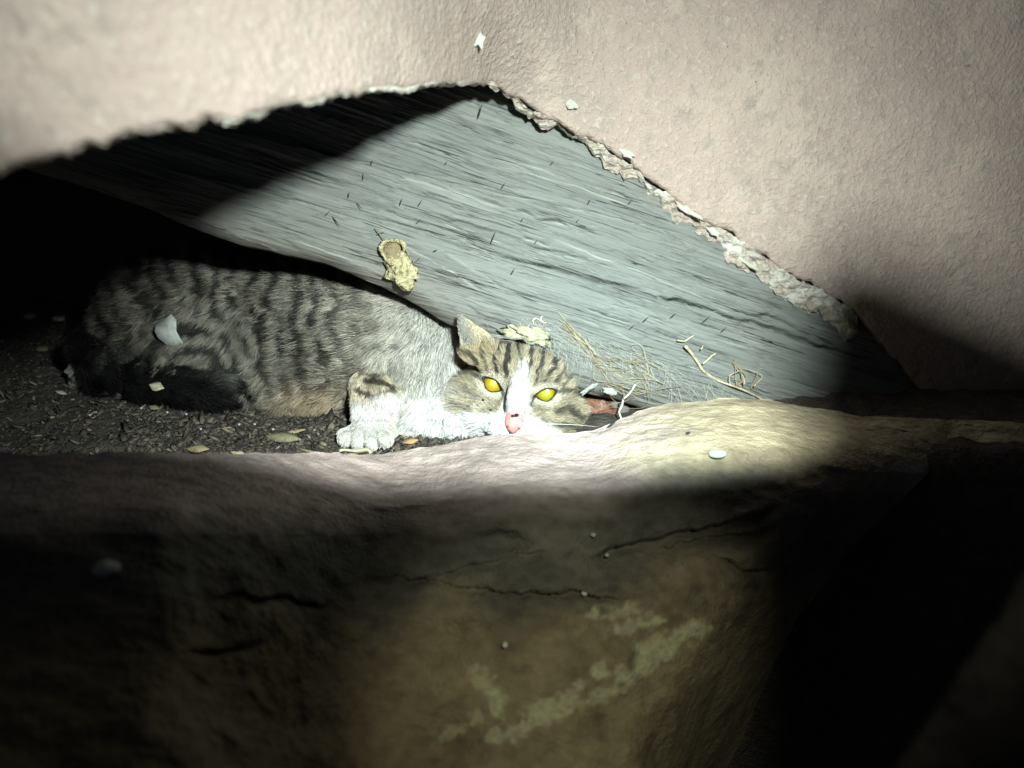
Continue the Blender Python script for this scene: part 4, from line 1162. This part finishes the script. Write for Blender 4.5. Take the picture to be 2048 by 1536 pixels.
for i, (pts, l) in enumerate((([(1348, 682), (1364, 684), (1380, 672)], "bent straw bit on the timber, the upper left of three"), ([(1392, 698), (1402, 692)], "shortest straw bit on the timber, the middle of three"), ([(1398, 728), (1414, 714), (1424, 708)], "longest straw bit on the timber, lowest of three"), )):
    obj_at("straw_bit", strand(pts, .0008, .0005, 1, 80 + i, .003), mat("straw", (.62, .58, .34), .6), l, "straw", "straw bits on the timber")
for i in range(7):
    x0 = 1462 + i * 7 + random.uniform(-9, 9)
    obj_at("moss_stem", strand([(x0, 775 + random.uniform(-6, 6)), (x0 + random.uniform(-14, 16), 750), (x0 + random.uniform(-30, 22), 728 + random.uniform(-18, 16))], .0007, .0003, 3, 90 + i, .003), M_ROOTB if i % 3 else M_ROOT, "short brown stem in the mossy clump above the rock", "moss", "stems of the mossy clump")
# silk: a thin sheet of threads between timber, roots and rock
parts_ = []
for i in range(620):
    x0, y0 = random.choice((random.uniform(1030, 1500), random.gauss(1250, 70), random.gauss(1130, 45))), 0
    y0 = 640 + (x0 - 1030) * .30 + random.uniform(-20, 30)
    x1, y1 = x0 + random.uniform(-30, 110), y0 + random.uniform(10, 75)
    t = np.linspace(0, 1, 5)
    sag = random.uniform(0, 10)
    parts_.append(tube(wood_p(x0 + (x1 - x0) * t, y0 + (y1 - y0) * t + sag * 4 * t * (1 - t)) + wn * (.001 + .006 * 4 * t * (1 - t) * random.random() + .002)[:, None], random.choice((.00009, .00009, .00016)), 3))
tag(mesh_obj("cobweb", *merge(parts_), M_SILK), "dusty spider silk strung over the lower timber right of the cat", "cobweb")
M_LICH = mat("lichen_scale", (.34, .37, .33), .9, [(300, (.22, .23, .2), .45, .6)], [(600, .8, .001)])
for i, (x, y, L, wd, a, l) in enumerate(((1172, 778, 62, 16, -.6, "ragged white lichen scale at the timber edge beside the cat's right cheek, the left one"), (1216, 782, 46, 22, .3, "ragged white lichen scale at the timber edge, the right one above the brown bark"))):
    c = on_wood(x, y, .004); k = w2c(c)[2] / F_PX
    obj_at("lichen_scale", flake(c, wn, L * k * .9, wd * k * .8, .001, a, 50 + i), M_LICH, l, "lichen")
# chunk of bark, dark stone and leaf in the gap between the cat and the bulge of the rock
M_BARK = mat("red_bark", (.19, .085, .05), .45, [(110, (.08, .045, .032), .45, .6), (300, (.34, .22, .14), .62, .72)], [(260, .8, .002)], spec=.5)
b3 = (AX_R * .98 + AX_U * .15, AX_U * .98 - AX_R * .15, -AX_F)
bark = obj_at("bark_chunk", lump(P(1196, 836, .665), (.021, .024, .016), b3, .22, 2.2, 61, 26, 18), M_BARK, "reddish brown chunk of bark wedged between the cat's cheek and the rock", "bark")
obj_at("grey_stone", lump(P(1231, 822, .668), (.011, .020, .012), cb_, .2, 2, 62, 20, 14), mat("grey_stone", (.13, .125, .11), .8, None, [(300, .8, .002)]), "narrow grey stone standing between the brown bark and the black stone", "stone")
obj_at("black_stone", lump(P(1270, 812, .680), (.017, .019, .014), cb_, .2, 2, 63, 22, 14), mat("black_stone", (.025, .022, .022), .35, None, [(200, .5, .002)], spec=.5), "shiny black stone under the tangled roots behind the rock bulge", "stone")
obj_at("dry_leaf", chip(P(1300, 795, .655), -AX_F + .3 * AX_R, .021, .010, .001, 2.2, 64, .1, True), M_ORANGE, "brown dry leaf standing on edge behind the rock under the roots", "leaf")
# ------------------------------------------------------------------ on the rock
def on_rock(px, py, off=.0):
    z = rock_z(np.array([float(px)]), np.array([float(py)]))[0]
    return P(px, py, z - off)
obj_at("mint_pebble", lump(on_rock(1435, 908, .004), (.0068, .0048, .0026), None, .08, 1.5, 65, 20, 12), mat("mint_pebble", (.56, .66, .56), .7), "smooth oval mint white pebble on the lit right part of the rock", "pebble")
obj_at("pale_pebble", lump(on_rock(210, 1137, .003), (.0062, .0046, .003), None, .1, 1.5, 66, 18, 12), mat("pale_pebble", (.5, .5, .47), .8), "pale oval pebble on the dark left part of the rock", "pebble")
for x, y, s, l in ((1187, 1070, .0016, "tiny pale crumb on the shaded rock face, upper one below the cat's nose"), (1168, 1187, .0022, "small pale crumb lower on the rock face"), (1214, 1110, .0013, "tiny pale crumb on the rock face right of the hollow"), (1010, 1290, .0018, "tiny pinkish crumb on the rock face above the lichen")):
    obj_at("pale_crumb", lump(on_rock(x, y, .003), (s, s, s * .7), None, .3, 2, int(x)), M_PALE, l, "crumb", "pale crumbs on the rock face")
for x, y, L, a, l in ((1376, 866, 10, .3, "tiny dark speck like a seed on the lit rock bulge"), (1222, 850, 26, .7, "black sliver on the edge of the rock beside the bark")):
    c = on_rock(x, y, .004); k = w2c(c)[2] / F_PX; d = math.cos(a) * AX_R + math.sin(a) * AX_U
    obj_at("dark_seed", tube(c + d * np.linspace(-.5, .5, 4)[:, None] * L * k, [.0003, .0011, .0010, .0002], 6), M_SLIV, l, "seed" if L < 20 else "splinter")
